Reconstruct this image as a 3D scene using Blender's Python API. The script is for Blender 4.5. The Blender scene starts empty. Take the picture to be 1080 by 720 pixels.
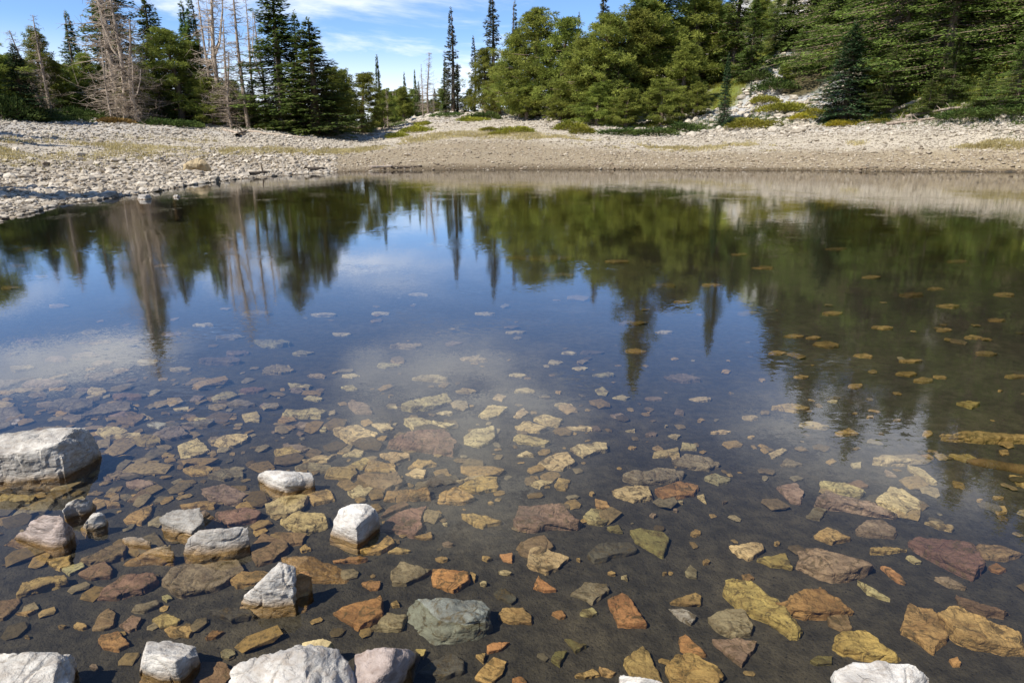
import bpy, bmesh, math, random
import numpy as np
from mathutils import Vector, noise as mnoise
R = math.radians
scene = bpy.context.scene
COL = scene.collection
random.seed(7)
rng = np.random.default_rng(7)

# ------------------------------------------------------------------ camera
CAMZ = 1.7; F = 720.0; P = R(16.5)
cp, sp = math.cos(P), math.sin(P)
cd = bpy.data.cameras.new('camera'); cam = bpy.data.objects.new('camera', cd); COL.objects.link(cam)
cam.location = (0, 0, CAMZ); cam.rotation_euler = (math.pi/2 - P, 0, 0)
cd.sensor_width = 36; cd.lens = 24; cd.clip_end = 3000; cd.clip_start = .05
scene.camera = cam

def ray(px, py):
    x, u = px - 540.0, 360.0 - py
    return x, F*cp + u*sp, -F*sp + u*cp
def at(px, py, z):
    X, Y, Z = ray(px, py)
    if Z > -1: Z = -1
    k = (z - CAMZ)/Z
    return Vector((X*k, Y*k, z))
def azel(px, py):
    X, Y, Z = ray(px, py)
    return math.atan2(X, Y), Z/math.hypot(X, Y)     # azimuth, tan(elevation)
def hx(px):            # azimuth of a horizon pixel column
    return math.atan((px - 540)*cp/F)

# ------------------------------------------------------------------ noise
def vnoise(x, y, seed=0):
    xi = np.floor(x).astype(np.int64); yi = np.floor(y).astype(np.int64)
    fx = x - xi; fy = y - yi
    fx = fx*fx*(3-2*fx); fy = fy*fy*(3-2*fy)
    def h(a, b):
        n = (a*374761393 + b*668265263 + seed*1442695041) & 0xffffffff
        n = ((n ^ (n >> 13))*1274126177) & 0xffffffff
        return ((n ^ (n >> 16)) & 0xffff)/65535.0
    return (h(xi, yi)*(1-fx)+h(xi+1, yi)*fx)*(1-fy) + (h(xi, yi+1)*(1-fx)+h(xi+1, yi+1)*fx)*fy
def fbm(x, y, o=4, seed=0):
    s = 0; a = .5; t = 0
    for i in range(o):
        s = s + a*vnoise(x*2**i, y*2**i, seed+i); t += a; a *= .5
    return s/t

# ------------------------------------------------------------------ terrain profile
shore_px = [(-40, 246), (0, 231), (30, 225), (62, 215), (100, 211), (130, 207), (170, 201), (200, 195), (260, 188), (330, 183), (420, 180), (540, 179),
            (700, 179), (900, 180.5), (1080, 181.5), (1130, 182)]
sa, sr = [], []
for q in shore_px:
    p = at(q[0], q[1], 0); sa.append(math.atan2(p.x, p.y)); sr.append(math.hypot(p.x, p.y))
sa = [R(-180), R(-120), R(-80), R(-55)] + sa + [R(60), R(90), R(130), R(180)]
sr = [.9, 1.2, 3.5, 8.5] + sr + [36, 20, 4, .9]
# tree line: column, distance, pixel row
OLD = ([-60, 0, 50, 110, 200, 280, 330, 385, 420], [38, 42, 46, 50, 53, 56, 60, 72, 84], [58, 60, 62, 66, 70, 68, 66, 74, 84])
tl = [(-60, 58, 118), (0, 60, 124), (50, 62, 128), (110, 66, 127), (200, 70, 131), (280, 68, 135), (330, 66, 140), (385, 74, 141), (420, 84, 132),
      (470, 92, 121), (540, 88, 119), (580, 76, 124), (640, 64, 133), (700, 62, 138), (765, 61, 135), (850, 60, 131),
      (930, 57, 127), (1000, 54, 124), (1080, 52, 121), (1140, 50, 120)]
ta = [R(-180), R(-100)] + [hx(t[0]) for t in tl] + [R(60), R(100), R(180)]
tr = [30, 32] + [t[1] for t in tl] + [50, 45, 30]
tz = [2.5, 2.5] + [CAMZ + t[1]*azel(t[0], t[2])[1] for t in tl] + [2.8, 2.8, 2.5]
ha = [R(-180), hx(0), hx(300), hx(400), hx(540), hx(600), hx(660), hx(770), hx(850), hx(950), hx(1080), R(60), R(180)]
hs = [3, 3, 2.5, 2.2, 2.5, 6, 10, 17, 22, 26, 28, 26, 3]
def prof(az):
    return np.interp(az, sa, sr), np.interp(az, ta, tr), np.interp(az, ta, tz), np.tan(np.radians(np.interp(az, ha, hs)))
def terrain(x, y):
    x = np.asarray(x, float); y = np.asarray(y, float)
    az = np.arctan2(x, y); r = np.hypot(x, y)
    rs, rb, zb, sl = prof(az)
    rs = rs + (fbm(x*.35, y*.35, 3, 5)-.5)*np.clip(rs*.03, 0, 1.2)
    t = (r-rs)/(rb-rs)
    depth = np.minimum(.048 + .028*np.clip(x+.8, 0, 1.6) + .034*np.maximum(0, r-3.4), 1.15)
    depth = np.minimum(depth, np.maximum(0, rs-r)*.16)
    depth = np.minimum(depth, np.maximum(0, r-1.05)*.28)
    front = -depth
    near = np.where(r < 1.05, (1.05-r)*.25, 0)
    zin = front + near + (fbm(x*.6, y*.6, 3, 9)-.5)*.03*np.clip(depth*4, 0, 1)
    tt = np.clip(t, 0, 1)
    zbe = zb*tt**np.interp(az, [hx(100), hx(420)], [1.45, .92]) + (fbm(x*.5, y*.5, 4, 3)-.5)*.30*np.clip(tt*5, 0, 1) + .02*np.clip(tt*30, 0, 1)
    ex = np.maximum(0, np.minimum(r, 135)-rb)
    zh = sl*ex + np.maximum(0, r-135)*.01 + (fbm(x*.09, y*.09, 4, 21)-.5)*2.2*np.clip(ex/12, 0, 1)*np.clip(sl*4, .35, 1)
    z = np.where(r < rs, zin, zbe + zh)
    return z, t
def tz1(x, y):
    return float(terrain(np.array([x]), np.array([y]))[0][0])

# ------------------------------------------------------------------ helpers
def mesh_np(name, verts, faces, mats=None, attrs=None, smooth=False):
    me = bpy.data.meshes.new(name)
    v = np.asarray(verts, np.float32).reshape(-1, 3); f = np.asarray(faces, np.int32)
    n = f.shape[1]
    me.vertices.add(len(v)); me.vertices.foreach_set('co', v.ravel())
    me.loops.add(f.size); me.loops.foreach_set('vertex_index', f.ravel())
    me.polygons.add(len(f)); me.polygons.foreach_set('loop_start', np.arange(0, f.size, n, dtype=np.int32))
    me.polygons.foreach_set('use_smooth', np.full(len(f), smooth))
    for k, a in (attrs or {}).items():
        at_ = me.attributes.new(k, 'FLOAT', 'POINT'); at_.data.foreach_set('value', np.asarray(a, np.float32))
    for m in (mats or []): me.materials.append(m)
    me.update(calc_edges=True); me.validate()
    return me
def link(name, me, parent=None):
    o = bpy.data.objects.new(name, me); COL.objects.link(o); o.parent = parent
    return o
def tag(o, label=None, cat=None, group=None, kind=None):
    if label: o['label'] = label
    if cat: o['category'] = cat
    if group: o['group'] = group
    if kind: o['kind'] = kind
    return o
def empty(name, loc):
    o = bpy.data.objects.new(name, None); COL.objects.link(o); o.location = loc; o.empty_display_size = .3
    return o

class NT:
    def __init__(s, mat):
        s.t = mat.node_tree; s.n = s.t.nodes; s.l = s.t.links
    def add(s, typ, **kw):
        nd = s.n.new(typ)
        for k, v in kw.items():
            if k.startswith('i_'):
                key = k[2:]
                key = int(key) if key.isdigit() else key.replace('_', ' ')
                s.set(nd.inputs[key], v)
            else: setattr(nd, k, v)
        return nd
    def set(s, inp, v):
        if isinstance(v, bpy.types.NodeSocket): s.l.new(v, inp)
        else: inp.default_value = v
    def math(s, op, a, b=0.0, c=0.0, clamp=False):
        nd = s.n.new('ShaderNodeMath'); nd.operation = op; nd.use_clamp = clamp
        s.set(nd.inputs[0], a); s.set(nd.inputs[1], b); s.set(nd.inputs[2], c); return nd.outputs[0]
    def vm(s, op, a, b=(0, 0, 0), scale=None):
        nd = s.n.new('ShaderNodeVectorMath'); nd.operation = op
        s.set(nd.inputs[0], a); s.set(nd.inputs[1], b)
        if scale is not None: s.set(nd.inputs['Scale'], scale)
        return nd.outputs['Value'] if op in ('DOT_PRODUCT', 'LENGTH', 'DISTANCE') else nd.outputs[0]
    def mix(s, f, a, b, typ='MIX'):
        nd = s.n.new('ShaderNodeMix'); nd.data_type = 'RGBA'; nd.blend_type = typ
        s.set(nd.inputs[0], f); s.set(nd.inputs[6], a); s.set(nd.inputs[7], b); return nd.outputs[2]
    def noise(s, vec, scale, detail=3, rough=.55, dist=0, out='Fac'):
        nd = s.n.new('ShaderNodeTexNoise'); s.set(nd.inputs['Vector'], vec)
        nd.inputs['Scale'].default_value = scale; nd.inputs['Detail'].default_value = detail
        nd.inputs['Roughness'].default_value = rough; nd.inputs['Distortion'].default_value = dist
        return nd.outputs[out]
    def ramp(s, v, lo, hi, a=0.0, b=1.0, smooth=True):
        nd = s.n.new('ShaderNodeMapRange'); nd.interpolation_type = 'SMOOTHSTEP' if smooth else 'LINEAR'
        s.set(nd.inputs[0], v); nd.inputs[1].default_value = lo; nd.inputs[2].default_value = hi
        nd.inputs[3].default_value = a; nd.inputs[4].default_value = b; return nd.outputs[0]
    def attr(s, name):
        nd = s.n.new('ShaderNodeAttribute'); nd.attribute_name = name; return nd.outputs['Fac']
def mat(name):
    m = bpy.data.materials.new(name); m.use_nodes = True; m.node_tree.nodes.clear(); return m, NT(m)
def c3(r, g, b): return (r, g, b, 1)
def finish(nt, col, rough=.9, bump=None, bstr=.5, bdist=.02, spec=.3, trans=None):
    b = nt.add('ShaderNodeBsdfPrincipled'); nt.set(b.inputs['Base Color'], col); nt.set(b.inputs['Roughness'], rough)
    b.inputs['Specular IOR Level'].default_value = spec
    if bump is not None:
        bn = nt.add('ShaderNodeBump'); bn.inputs['Strength'].default_value = bstr; bn.inputs['Distance'].default_value = bdist
        nt.set(bn.inputs['Height'], bump); nt.l.new(bn.outputs[0], b.inputs['Normal'])
    out = nt.add('ShaderNodeOutputMaterial'); sh = b.outputs[0]
    if trans:
        tb = nt.add('ShaderNodeBsdfTranslucent'); nt.set(tb.inputs[0], col)
        ms = nt.add('ShaderNodeMixShader'); ms.inputs[0].default_value = trans
        nt.l.new(sh, ms.inputs[1]); nt.l.new(tb.outputs[0], ms.inputs[2]); sh = ms.outputs[0]
    nt.l.new(sh, out.inputs[0])

# ------------------------------------------------------------------ materials
def make_ground_mat():
    m, t = mat('shore_and_lake_bed')
    pos = t.add('ShaderNodeNewGeometry').outputs['Position']
    T = t.attr('shore_t'); S = t.attr('scree'); V = t.attr('green'); D = t.attr('depth')
    n1 = t.noise(pos, 1.3, 4); n2 = t.noise(pos, 14, 5, .65); n3 = t.noise(pos, 70, 3, .7)
    silt = t.mix(t.ramp(n2, .3, .75), c3(.028, .024, .018), c3(.066, .056, .040))
    silt = t.mix(t.ramp(n1, .45, .70), silt, t.mix(1.0, silt, c3(1.55, 1.5, 1.4), 'MULTIPLY'))
    silt = t.mix(t.ramp(n3, .62, .78), silt, c3(.085, .070, .042))
    silt = t.mix(t.ramp(n3, .42, .30), silt, c3(.008, .007, .006))
    deep = t.mix(t.ramp(n1, .35, .7), c3(.075, .075, .008), c3(.17, .155, .02))  # olive algae, its colour also standing in for light tinted by deep water
    bed = t.mix(t.ramp(D, .3, .8), silt, deep)
    low = t.mix(t.ramp(n2, .3, .7), c3(.20, .15, .09), c3(.36, .295, .19))
    mid = t.mix(t.ramp(n2, .3, .7), c3(.36, .30, .215), c3(.52, .46, .355))
    hiB = t.mix(t.ramp(n2, .3, .7), c3(.33, .29, .235), c3(.52, .48, .41))
    be = t.mix(t.ramp(t.math('ADD', T, t.math('MULTIPLY', n1, .12)), .30, .46), low, mid)
    be = t.mix(t.ramp(T, .62, .8), be, hiB)
    fl = t.mix(t.ramp(n2, .35, .7), c3(.055, .042, .02), c3(.13, .11, .05))
    scr = t.mix(t.ramp(n2, .35, .65), c3(.22, .21, .19), c3(.56, .55, .52))
    gr = t.mix(t.ramp(n2, .3, .7), c3(.07, .10, .02), c3(.22, .24, .04))
    fl = t.mix(V, fl, gr); fl = t.mix(S, fl, scr)
    be = t.mix(t.ramp(t.math('ADD', T, t.math('MULTIPLY', t.math('SUBTRACT', n1, .5), .12)), .98, 1.05), be, fl)
    wet = t.mix(t.ramp(T, .0, .06), c3(.40, .36, .30), c3(1, 1, 1))
    be = t.mix(1.0, be, wet, 'MULTIPLY')
    c = t.mix(t.ramp(T, -.006, .004), bed, be)
    h = t.math('ADD', t.math('MULTIPLY', n2, .6), t.math('MULTIPLY', n3, .4))
    finish(t, c, .92, h, .8, .03)
    return m
M_GROUND = make_ground_mat()

def make_rock_mat(name, dry=True):
    m, t = mat(name)
    oi = t.add('ShaderNodeObjectInfo'); tc = t.add('ShaderNodeTexCoord').outputs['Object']
    pos = t.add('ShaderNodeNewGeometry').outputs['Position']
    off = t.vm('ADD', tc, t.vm('SCALE', (13.0, 7.0, 3.0), scale=oi.outputs['Random']))
    st = t.add('ShaderNodeMapping', i_Vector=off); st.inputs['Scale'].default_value = (1, 1.7, 4.5); st.inputs['Rotation'].default_value = (.5, .3, .6)
    n1 = t.noise(off, 5, 5, .6); n2 = t.noise(st.outputs[0], 16, 6, .7, .6); n3 = t.noise(off, 90, 3, .7)
    nb = t.noise(off, 15, 7, .75, 1.5)
    vr = t.n.new('ShaderNodeTexVoronoi'); vr.feature = 'DISTANCE_TO_EDGE'; vr.inputs['Scale'].default_value = 4.5
    t.set(vr.inputs['Vector'], t.vm('ADD', st.outputs[0], t.vm('SCALE', t.noise(off, 6, 3, out='Color'), scale=.35)))
    crack = t.ramp(t.math('ADD', vr.outputs[0], t.ramp(n1, .35, .55, 0, .08)), 0.0, .03, 0, 1)
    base = oi.outputs['Color']
    c = t.mix(t.ramp(n1, .3, .7), t.mix(1.0, base, c3(.62, .60, .58), 'MULTIPLY'), t.mix(1.0, base, c3(1.22, 1.2, 1.15), 'MULTIPLY'))
    c = t.mix(t.ramp(n2, .40, .72, 0, .75), c, t.mix(1.0, base, c3(.48, .40, .33), 'MULTIPLY'))
    if dry:
        z = t.add('ShaderNodeSeparateXYZ', i_0=pos).outputs[2]
        zz = t.math('ADD', z, t.math('MULTIPLY', t.math('SUBTRACT', n1, .5), .05))
        c = t.mix(t.ramp(n3, .60, .72, 0, .5), c, t.mix(1.0, base, c3(.55, .53, .5), 'MULTIPLY'))
        c = t.mix(t.ramp(nb, .66, .74, 0, .6), c, c3(.34, .26, .15))
        stain = t.mix(t.ramp(n2, .35, .7), c3(.30, .17, .05), c3(.12, .075, .03))
        c = t.mix(t.ramp(zz, .045, -.008, 0, .9), c, stain)
        rough = t.ramp(zz, .02, .05, .3, .93)
        c = t.mix(t.math('MULTIPLY', t.ramp(crack, 0, 1, 1, 0), .2), c, t.mix(1.0, base, c3(.3, .28, .25), 'MULTIPLY'))
    else:
        alg = t.mix(t.ramp(n3, .4, .65), c3(.10, .065, .02), c3(.045, .035, .015))
        c = t.mix(t.ramp(nb, .47, .62, 0, .85), c, alg)
        c = t.mix(t.math('MULTIPLY', t.ramp(crack, 0, 1, 1, 0), .4), c, c3(.05, .035, .018))
        rough = .75
    h = t.math('ADD', t.math('MULTIPLY', n2, 1.0), t.math('ADD', t.math('MULTIPLY', n3, .35), t.math('MULTIPLY', crack, .25)))
    finish(t, c, rough, h, .9, .012, .35)
    return m
M_DRY = make_rock_mat('dry_topped_rock', True)
M_SUB = make_rock_mat('sunken_stone', False)

def make_pebble_mat():
    m, t = mat('beach_cobbles')
    v = t.attr('tone'); w = t.attr('warm')
    c = t.mix(v, c3(.22, .18, .13), c3(.62, .55, .44))
    c = t.mix(w, c, t.mix(v, c3(.22, .155, .09), c3(.48, .385, .26)))
    n = t.noise(t.add('ShaderNodeTexCoord').outputs['Object'], 18, 4, .7)
    c = t.mix(t.ramp(n, .35, .75), c, t.mix(1.0, c, c3(.7, .68, .64), 'MULTIPLY'))
    z = t.add('ShaderNodeSeparateXYZ', i_0=t.add('ShaderNodeNewGeometry').outputs['Position']).outputs[2]
    c = t.mix(t.ramp(z, .04, -.01), c, t.mix(1.0, c, c3(.42, .36, .28), 'MULTIPLY'))
    finish(t, c, .9, n, .5, .02)
    return m
M_COB = make_pebble_mat()

def make_rubble():
    m, t = mat('sunken_rubble')
    v = t.attr('tone'); w = t.attr('warm'); pos = t.add('ShaderNodeNewGeometry').outputs['Position']
    a = t.mix(t.ramp(w, .0, .45, smooth=False), c3(.19, .14, .085), c3(.29, .19, .07)); a = t.mix(t.ramp(w, .5, 1, smooth=False), a, c3(.24, .20, .13))
    c = t.mix(1.0, a, t.mix(v, c3(.35, .35, .35), c3(1.35, 1.3, 1.2)), 'MULTIPLY')
    n = t.noise(pos, 45, 5, .7); c = t.mix(t.ramp(n, .42, .7, 0, .75), c, c3(.035, .028, .014))
    finish(t, c, .9, n, .7, .008)
    return m
M_RUB = make_rubble()
def make_foliage(name, a, b, tr=.22, hi=None):
    m, t = mat(name)
    v = t.attr('tone')
    oi = t.add('ShaderNodeObjectInfo')
    c = t.mix(v, c3(*a), c3(*b))
    if hi: c = t.mix(t.ramp(v, .85, 1.0), c, c3(*hi))
    hs_ = t.add('ShaderNodeHueSaturation'); t.set(hs_.inputs['Color'], c)
    t.set(hs_.inputs['Hue'], t.ramp(oi.outputs['Random'], 0, 1, .485, .512, False)); t.set(hs_.inputs['Value'], t.ramp(oi.outputs['Random'], 0, 1, .82, 1.2, False))
    finish(t, hs_.outputs[0], .8, spec=.08, trans=tr)
    return m
M_SPRUCE = make_foliage('spruce_needles', (.065, .105, .028), (.22, .28, .065), .32)
M_FIR = make_foliage('fir_needles', (.080, .125, .030), (.27, .36, .08), .36)
M_BLUE = make_foliage('blue_spruce_needles', (.034, .078, .034), (.11, .18, .07))
M_PINE = make_foliage('pine_needles', (.10, .125, .024), (.34, .365, .075), .36)
M_SPARSE = make_foliage('thin_grey_needles', (.08, .092, .055), (.20, .21, .12))
M_SHRUB = make_foliage('shrub_leaves', (.16, .17, .025), (.38, .36, .055), .3)
M_DSHRUB = make_foliage('juniper_leaves', (.045, .075, .02), (.12, .16, .04), .2)
M_GRASS = make_foliage('dry_grass', (.30, .235, .09), (.58, .49, .26), .3)
def make_bark(name, a, b):
    m, t = mat(name)
    tc = t.add('ShaderNodeTexCoord').outputs['Object']
    mp = t.add('ShaderNodeMapping', i_Vector=tc); mp.inputs['Scale'].default_value = (6, 6, 1)
    n = t.noise(mp.outputs[0], 2, 5, .7)
    finish(t, t.mix(t.ramp(n, .3, .7), c3(*a), c3(*b)), .95, n, .6, .05)
    return m
M_BARK = make_bark('conifer_bark', (.11, .075, .05), (.27, .20, .14))
M_DEAD = make_bark('bleached_dead_wood', (.28, .21, .15), (.54, .45, .35))
M_DEADG = make_bark('grey_dead_wood', (.20, .15, .11), (.42, .34, .26))
M_LOG = make_bark('wet_dark_wood', (.06, .045, .03), (.20, .15, .10))
M_SUNKLOG = make_bark('sunken_brown_wood', (.07, .045, .018), (.17, .105, .042))

def make_water():
    m, t = mat('lake_water')
    pos = t.add('ShaderNodeNewGeometry').outputs['Position']
    s1 = t.add('ShaderNodeMapping', i_Vector=pos); s1.inputs['Scale'].default_value = (1.0, 2.2, 1); s1.inputs['Rotation'].default_value = (0, 0, R(12))
    a = t.vm('SUBTRACT', t.noise(s1.outputs[0], 2.2, 3, .5, .4, 'Color'), (.5, .5, .5))
    b = t.vm('SUBTRACT', t.noise(s1.outputs[0], 13, 2, .5, .6, 'Color'), (.5, .5, .5))
    cc = t.vm('SUBTRACT', t.noise(pos, 60, 1, .5, 0, 'Color'), (.5, .5, .5))
    g = t.ramp(t.noise(pos, .22, 3, .5), .42, .66, .25, 1.6)
    g2 = t.ramp(t.noise(pos, .6, 3, .5), .52, .68, .12, 1.5)
    sl = t.vm('ADD', t.vm('SCALE', a, scale=t.math('MULTIPLY', g, .012)), t.vm('SCALE', b, scale=t.math('MULTIPLY', g2, .075)))
    sl = t.vm('ADD', sl, t.vm('SCALE', cc, scale=.022))
    nrm = t.vm('NORMALIZE', t.vm('ADD', t.vm('MULTIPLY', sl, (1, 1, 0)), (0, 0, 1)))
    fr = t.add('ShaderNodeFresnel'); fr.inputs['IOR'].default_value = 1.34; t.l.new(nrm, fr.inputs['Normal'])
    gl = t.add('ShaderNodeBsdfAnisotropic' if False else 'ShaderNodeBsdfGlossy'); gl.inputs['Roughness'].default_value = .035
    t.l.new(nrm, gl.inputs['Normal'])
    tr = t.add('ShaderNodeBsdfTransparent'); tr.inputs[0].default_value = (.94, .93, .86, 1)
    ms = t.add('ShaderNodeMixShader'); t.l.new(t.math('MINIMUM', t.math('MULTIPLY', fr.outputs[0], t.math('MINIMUM', t.math('MULTIPLY_ADD', fr.outputs[0], 12.0, .62), 2.0), clamp=True), .88), ms.inputs[0]); t.l.new(tr.outputs[0], ms.inputs[1]); t.l.new(gl.outputs[0], ms.inputs[2])
    o = t.add('ShaderNodeOutputMaterial'); t.l.new(ms.outputs[0], o.inputs[0])
    return m
M_WATER = make_water()

# ------------------------------------------------------------------ ground and water
az_g = np.unique(np.concatenate([np.linspace(-math.pi, R(-42), 90), np.linspace(R(-42), R(42), 460), np.linspace(R(42), math.pi, 90)]))
r_g = np.concatenate([[.05, .2, .4], np.geomspace(.6, 30, 130), np.linspace(30.4, 100, 150), np.geomspace(102, 700, 40)])
AZ, RR = np.meshgrid(az_g, r_g, indexing='ij')
X = RR*np.sin(AZ); Y = RR*np.cos(AZ)
Z, T = terrain(X, Y)
def scree_mask(x, y):
    az = np.arctan2(x, y); r = np.hypot(x, y); px = 540+np.tan(az)*750.9
    rb = np.interp(az, ta, tr)
    n = fbm(x*.12, y*.12, 3, 40)
    s = np.clip((n-.50)*12, 0, 1)*np.clip((px-640)/40, 0, 1)
    # open scree strips on the slope and the pale boulder field in the gap
    w = (px-(775+(r-rb)*2.6))/26; s = np.maximum(s, np.clip(1.5-abs(w)*1.5, 0, 1)*(r < rb+45))
    w = (px-(850+(r-rb)*3.2))/14; s = np.maximum(s, np.clip(1.5-abs(w)*1.5, 0, 1)*(r < rb+12))
    c = np.clip((px-425)/20, 0, 1)*np.clip((600-px)/30, 0, 1)*(r > rb-12)*(r < rb+25)
    return np.clip(np.maximum(s, c), 0, 1)
def green_mask(x, y):
    az = np.arctan2(x, y); px = 540+np.tan(az)*750.9
    n = fbm(x*.2, y*.2, 3, 60)
    return np.clip((n-.40)*6, 0, 1)*np.where(px > 600, 1, .7)
V = np.stack([X, Y, Z], -1).reshape(-1, 3)
na, nr = AZ.shape
i = np.arange(na-1)[:, None]*nr + np.arange(nr-1)[None, :]
Fq = np.stack([i, i+1, i+nr+1, i+nr], -1).reshape(-1, 4)
me = mesh_np('ground', V, Fq[:, ::-1], [M_GROUND], {'shore_t': T.ravel(), 'scree': scree_mask(X, Y).ravel(), 'green': green_mask(X, Y).ravel(),
             'depth': np.clip(-Z, 0, 5).ravel()}, True)
tag(link('ground', me), kind='structure')

aw = np.linspace(-math.pi, math.pi, 181); rw = np.interp(aw, sa, sr) + 1.5
rads = np.array([.0, .5, 1.0])
WX = (rw[:, None]*rads)*np.sin(aw)[:, None]; WY = (rw[:, None]*rads)*np.cos(aw)[:, None]
Wv = np.stack([WX, WY, np.zeros_like(WX)], -1).reshape(-1, 3)
i = np.arange(180)[:, None]*3 + np.arange(2)[None, :]
Wf = np.stack([i, i+1, i+4, i+3], -1).reshape(-1, 4)
tag(link('water', mesh_np('water', Wv, Wf[:, ::-1], [M_WATER], smooth=False)), kind='structure')

# ------------------------------------------------------------------ rocks
BED = lambda p: tz1(p.x, p.y)
def vn3(p, seed=0):
    p = p+100.0; i_ = np.floor(p).astype(np.int64); f = p-i_; f = f*f*(3-2*f)
    def h(a, b, c):
        n = (a*374761393+b*668265263+c*2147483647+seed*1442695041) & 0xffffffff
        n = ((n ^ (n >> 13))*1274126177) & 0xffffffff
        return ((n ^ (n >> 16)) & 0xffff)/32767.5-1
    x, y, z = i_.T; fx, fy, fz = f.T
    def L2(zz):
        return (h(x, y, zz)*(1-fx)+h(x+1, y, zz)*fx)*(1-fy)+(h(x, y+1, zz)*(1-fx)+h(x+1, y+1, zz)*fx)*fy
    return L2(z)*(1-fz)+L2(z+1)*fz
pending = []
def add_rock(name, pts, m, col, sub, amp, bev, freq=9, warp=.05):
    sid[0] += 1
    c = sum(pts, Vector())/len(pts); org = Vector((c.x, c.y, min(p.z for p in pts)))
    bm = bmesh.new()
    for p in pts: bm.verts.new(p-org)
    bmesh.ops.convex_hull(bm, input=bm.verts)
    bmesh.ops.delete(bm, geom=[v for v in bm.verts if not v.link_faces], context='VERTS')
    bmesh.ops.recalc_face_normals(bm, faces=bm.faces)
    ext = max(max(v.co.x for v in bm.verts)-min(v.co.x for v in bm.verts), max(v.co.y for v in bm.verts)-min(v.co.y for v in bm.verts))
    hgt = max(v.co.z for v in bm.verts)
    me = bpy.data.meshes.new(name); bm.to_mesh(me); bm.free()
    o = link(name, me); o.location = org; o.color = (*col, 1)
    md = o.modifiers.new('r', 'REMESH'); md.mode = 'VOXEL'; md.voxel_size = min(ext/{1: 22, 2: 30, 3: 46, 4: 80}[sub], hgt/3.2); md.adaptivity = 0
    pending.append((o, m, ext, hgt, amp, freq, warp, sid[0]))
    return o
def finish_rocks():
    dg = bpy.context.evaluated_depsgraph_get(); dg.update()
    new = [bpy.data.meshes.new_from_object(p[0].evaluated_get(dg)) for p in pending]
    for me, (o, m, ext, hgt, amp, freq, warp, seed) in zip(new, pending):
        n = len(me.vertices); co = np.empty(n*3, np.float32); me.vertices.foreach_get('co', co); co = co.reshape(-1, 3).astype(float)
        so = np.array([seed*3.7 % 50, seed*1.3 % 50, seed*.7 % 50])
        k = 3.0/ext
        w = np.stack([vn3(co*k+so, 1), vn3(co*k+so, 2), vn3(co*k+so, 3)*.2], 1)+.45*np.stack([vn3(co*k*2.6+so, 4), vn3(co*k*2.6+so, 5), vn3(co*k*2.6+so, 6)*.2], 1)
        co = co+w*ext*warp
        me.vertices.foreach_set('co', co.astype(np.float32).ravel()); me.update()
        nr = np.empty(n*3, np.float32); me.vertices.foreach_get('normal', nr); nr = nr.reshape(-1, 3)
        # tilted bedding layers plus chips
        q = co@np.array([[.95, .1, .25], [-.1, .97, .2], [-.27, -.2, .94]])
        lay = vn3(np.stack([q[:, 0]*freq*.6, q[:, 1]*freq*.6, q[:, 2]*freq*5], 1)+so, 7)
        big = vn3(co*freq+so, 8); rid = 1-abs(vn3(co*freq*1.1+so, 9)); med = vn3(co*freq*3.3+so, 10); fin = vn3(co*freq*9+so, 11)
        chip = np.round(vn3(co*freq*.9+so, 12)*2.2)/2.2
        d = .5*big+.8*lay-np.maximum(0, rid-.86)*7+.45*med+.25*fin+.5*chip
        co = co+nr*(d*amp)[:, None]
        me.vertices.foreach_set('co', co.astype(np.float32).ravel()); me.materials.clear(); me.materials.append(m); me.update()
        me.polygons.foreach_set('use_smooth', np.full(len(me.polygons), False))
        old = o.data; nm = old.name; o.modifiers.clear(); o.data = me; bpy.data.meshes.remove(old); me.name = nm
sid = [0]
CO = dict(w=(.50, .47, .415), W=(.61, .58, .52), c=(.52, .42, .22), o=(.42, .285, .115), y=(.43, .305, .11), a=(.38, .205, .08), b=(.22, .145, .075),
          r=(.25, .155, .105), p=(.275, .205, .145), g=(.25, .205, .13), k=(.095, .09, .065), G=(.20, .21, .175), q=(.40, .33, .29), l=(.21, .19, .07), s=(.36, .34, .30))
CN = dict(c='cream', o='ochre', y='golden yellow', a='rusty orange', b='brown', r='reddish', p='pinkish brown', g='olive grey', k='dark grey', l='yellow green', s='pale grey')
landmarks = []
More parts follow.
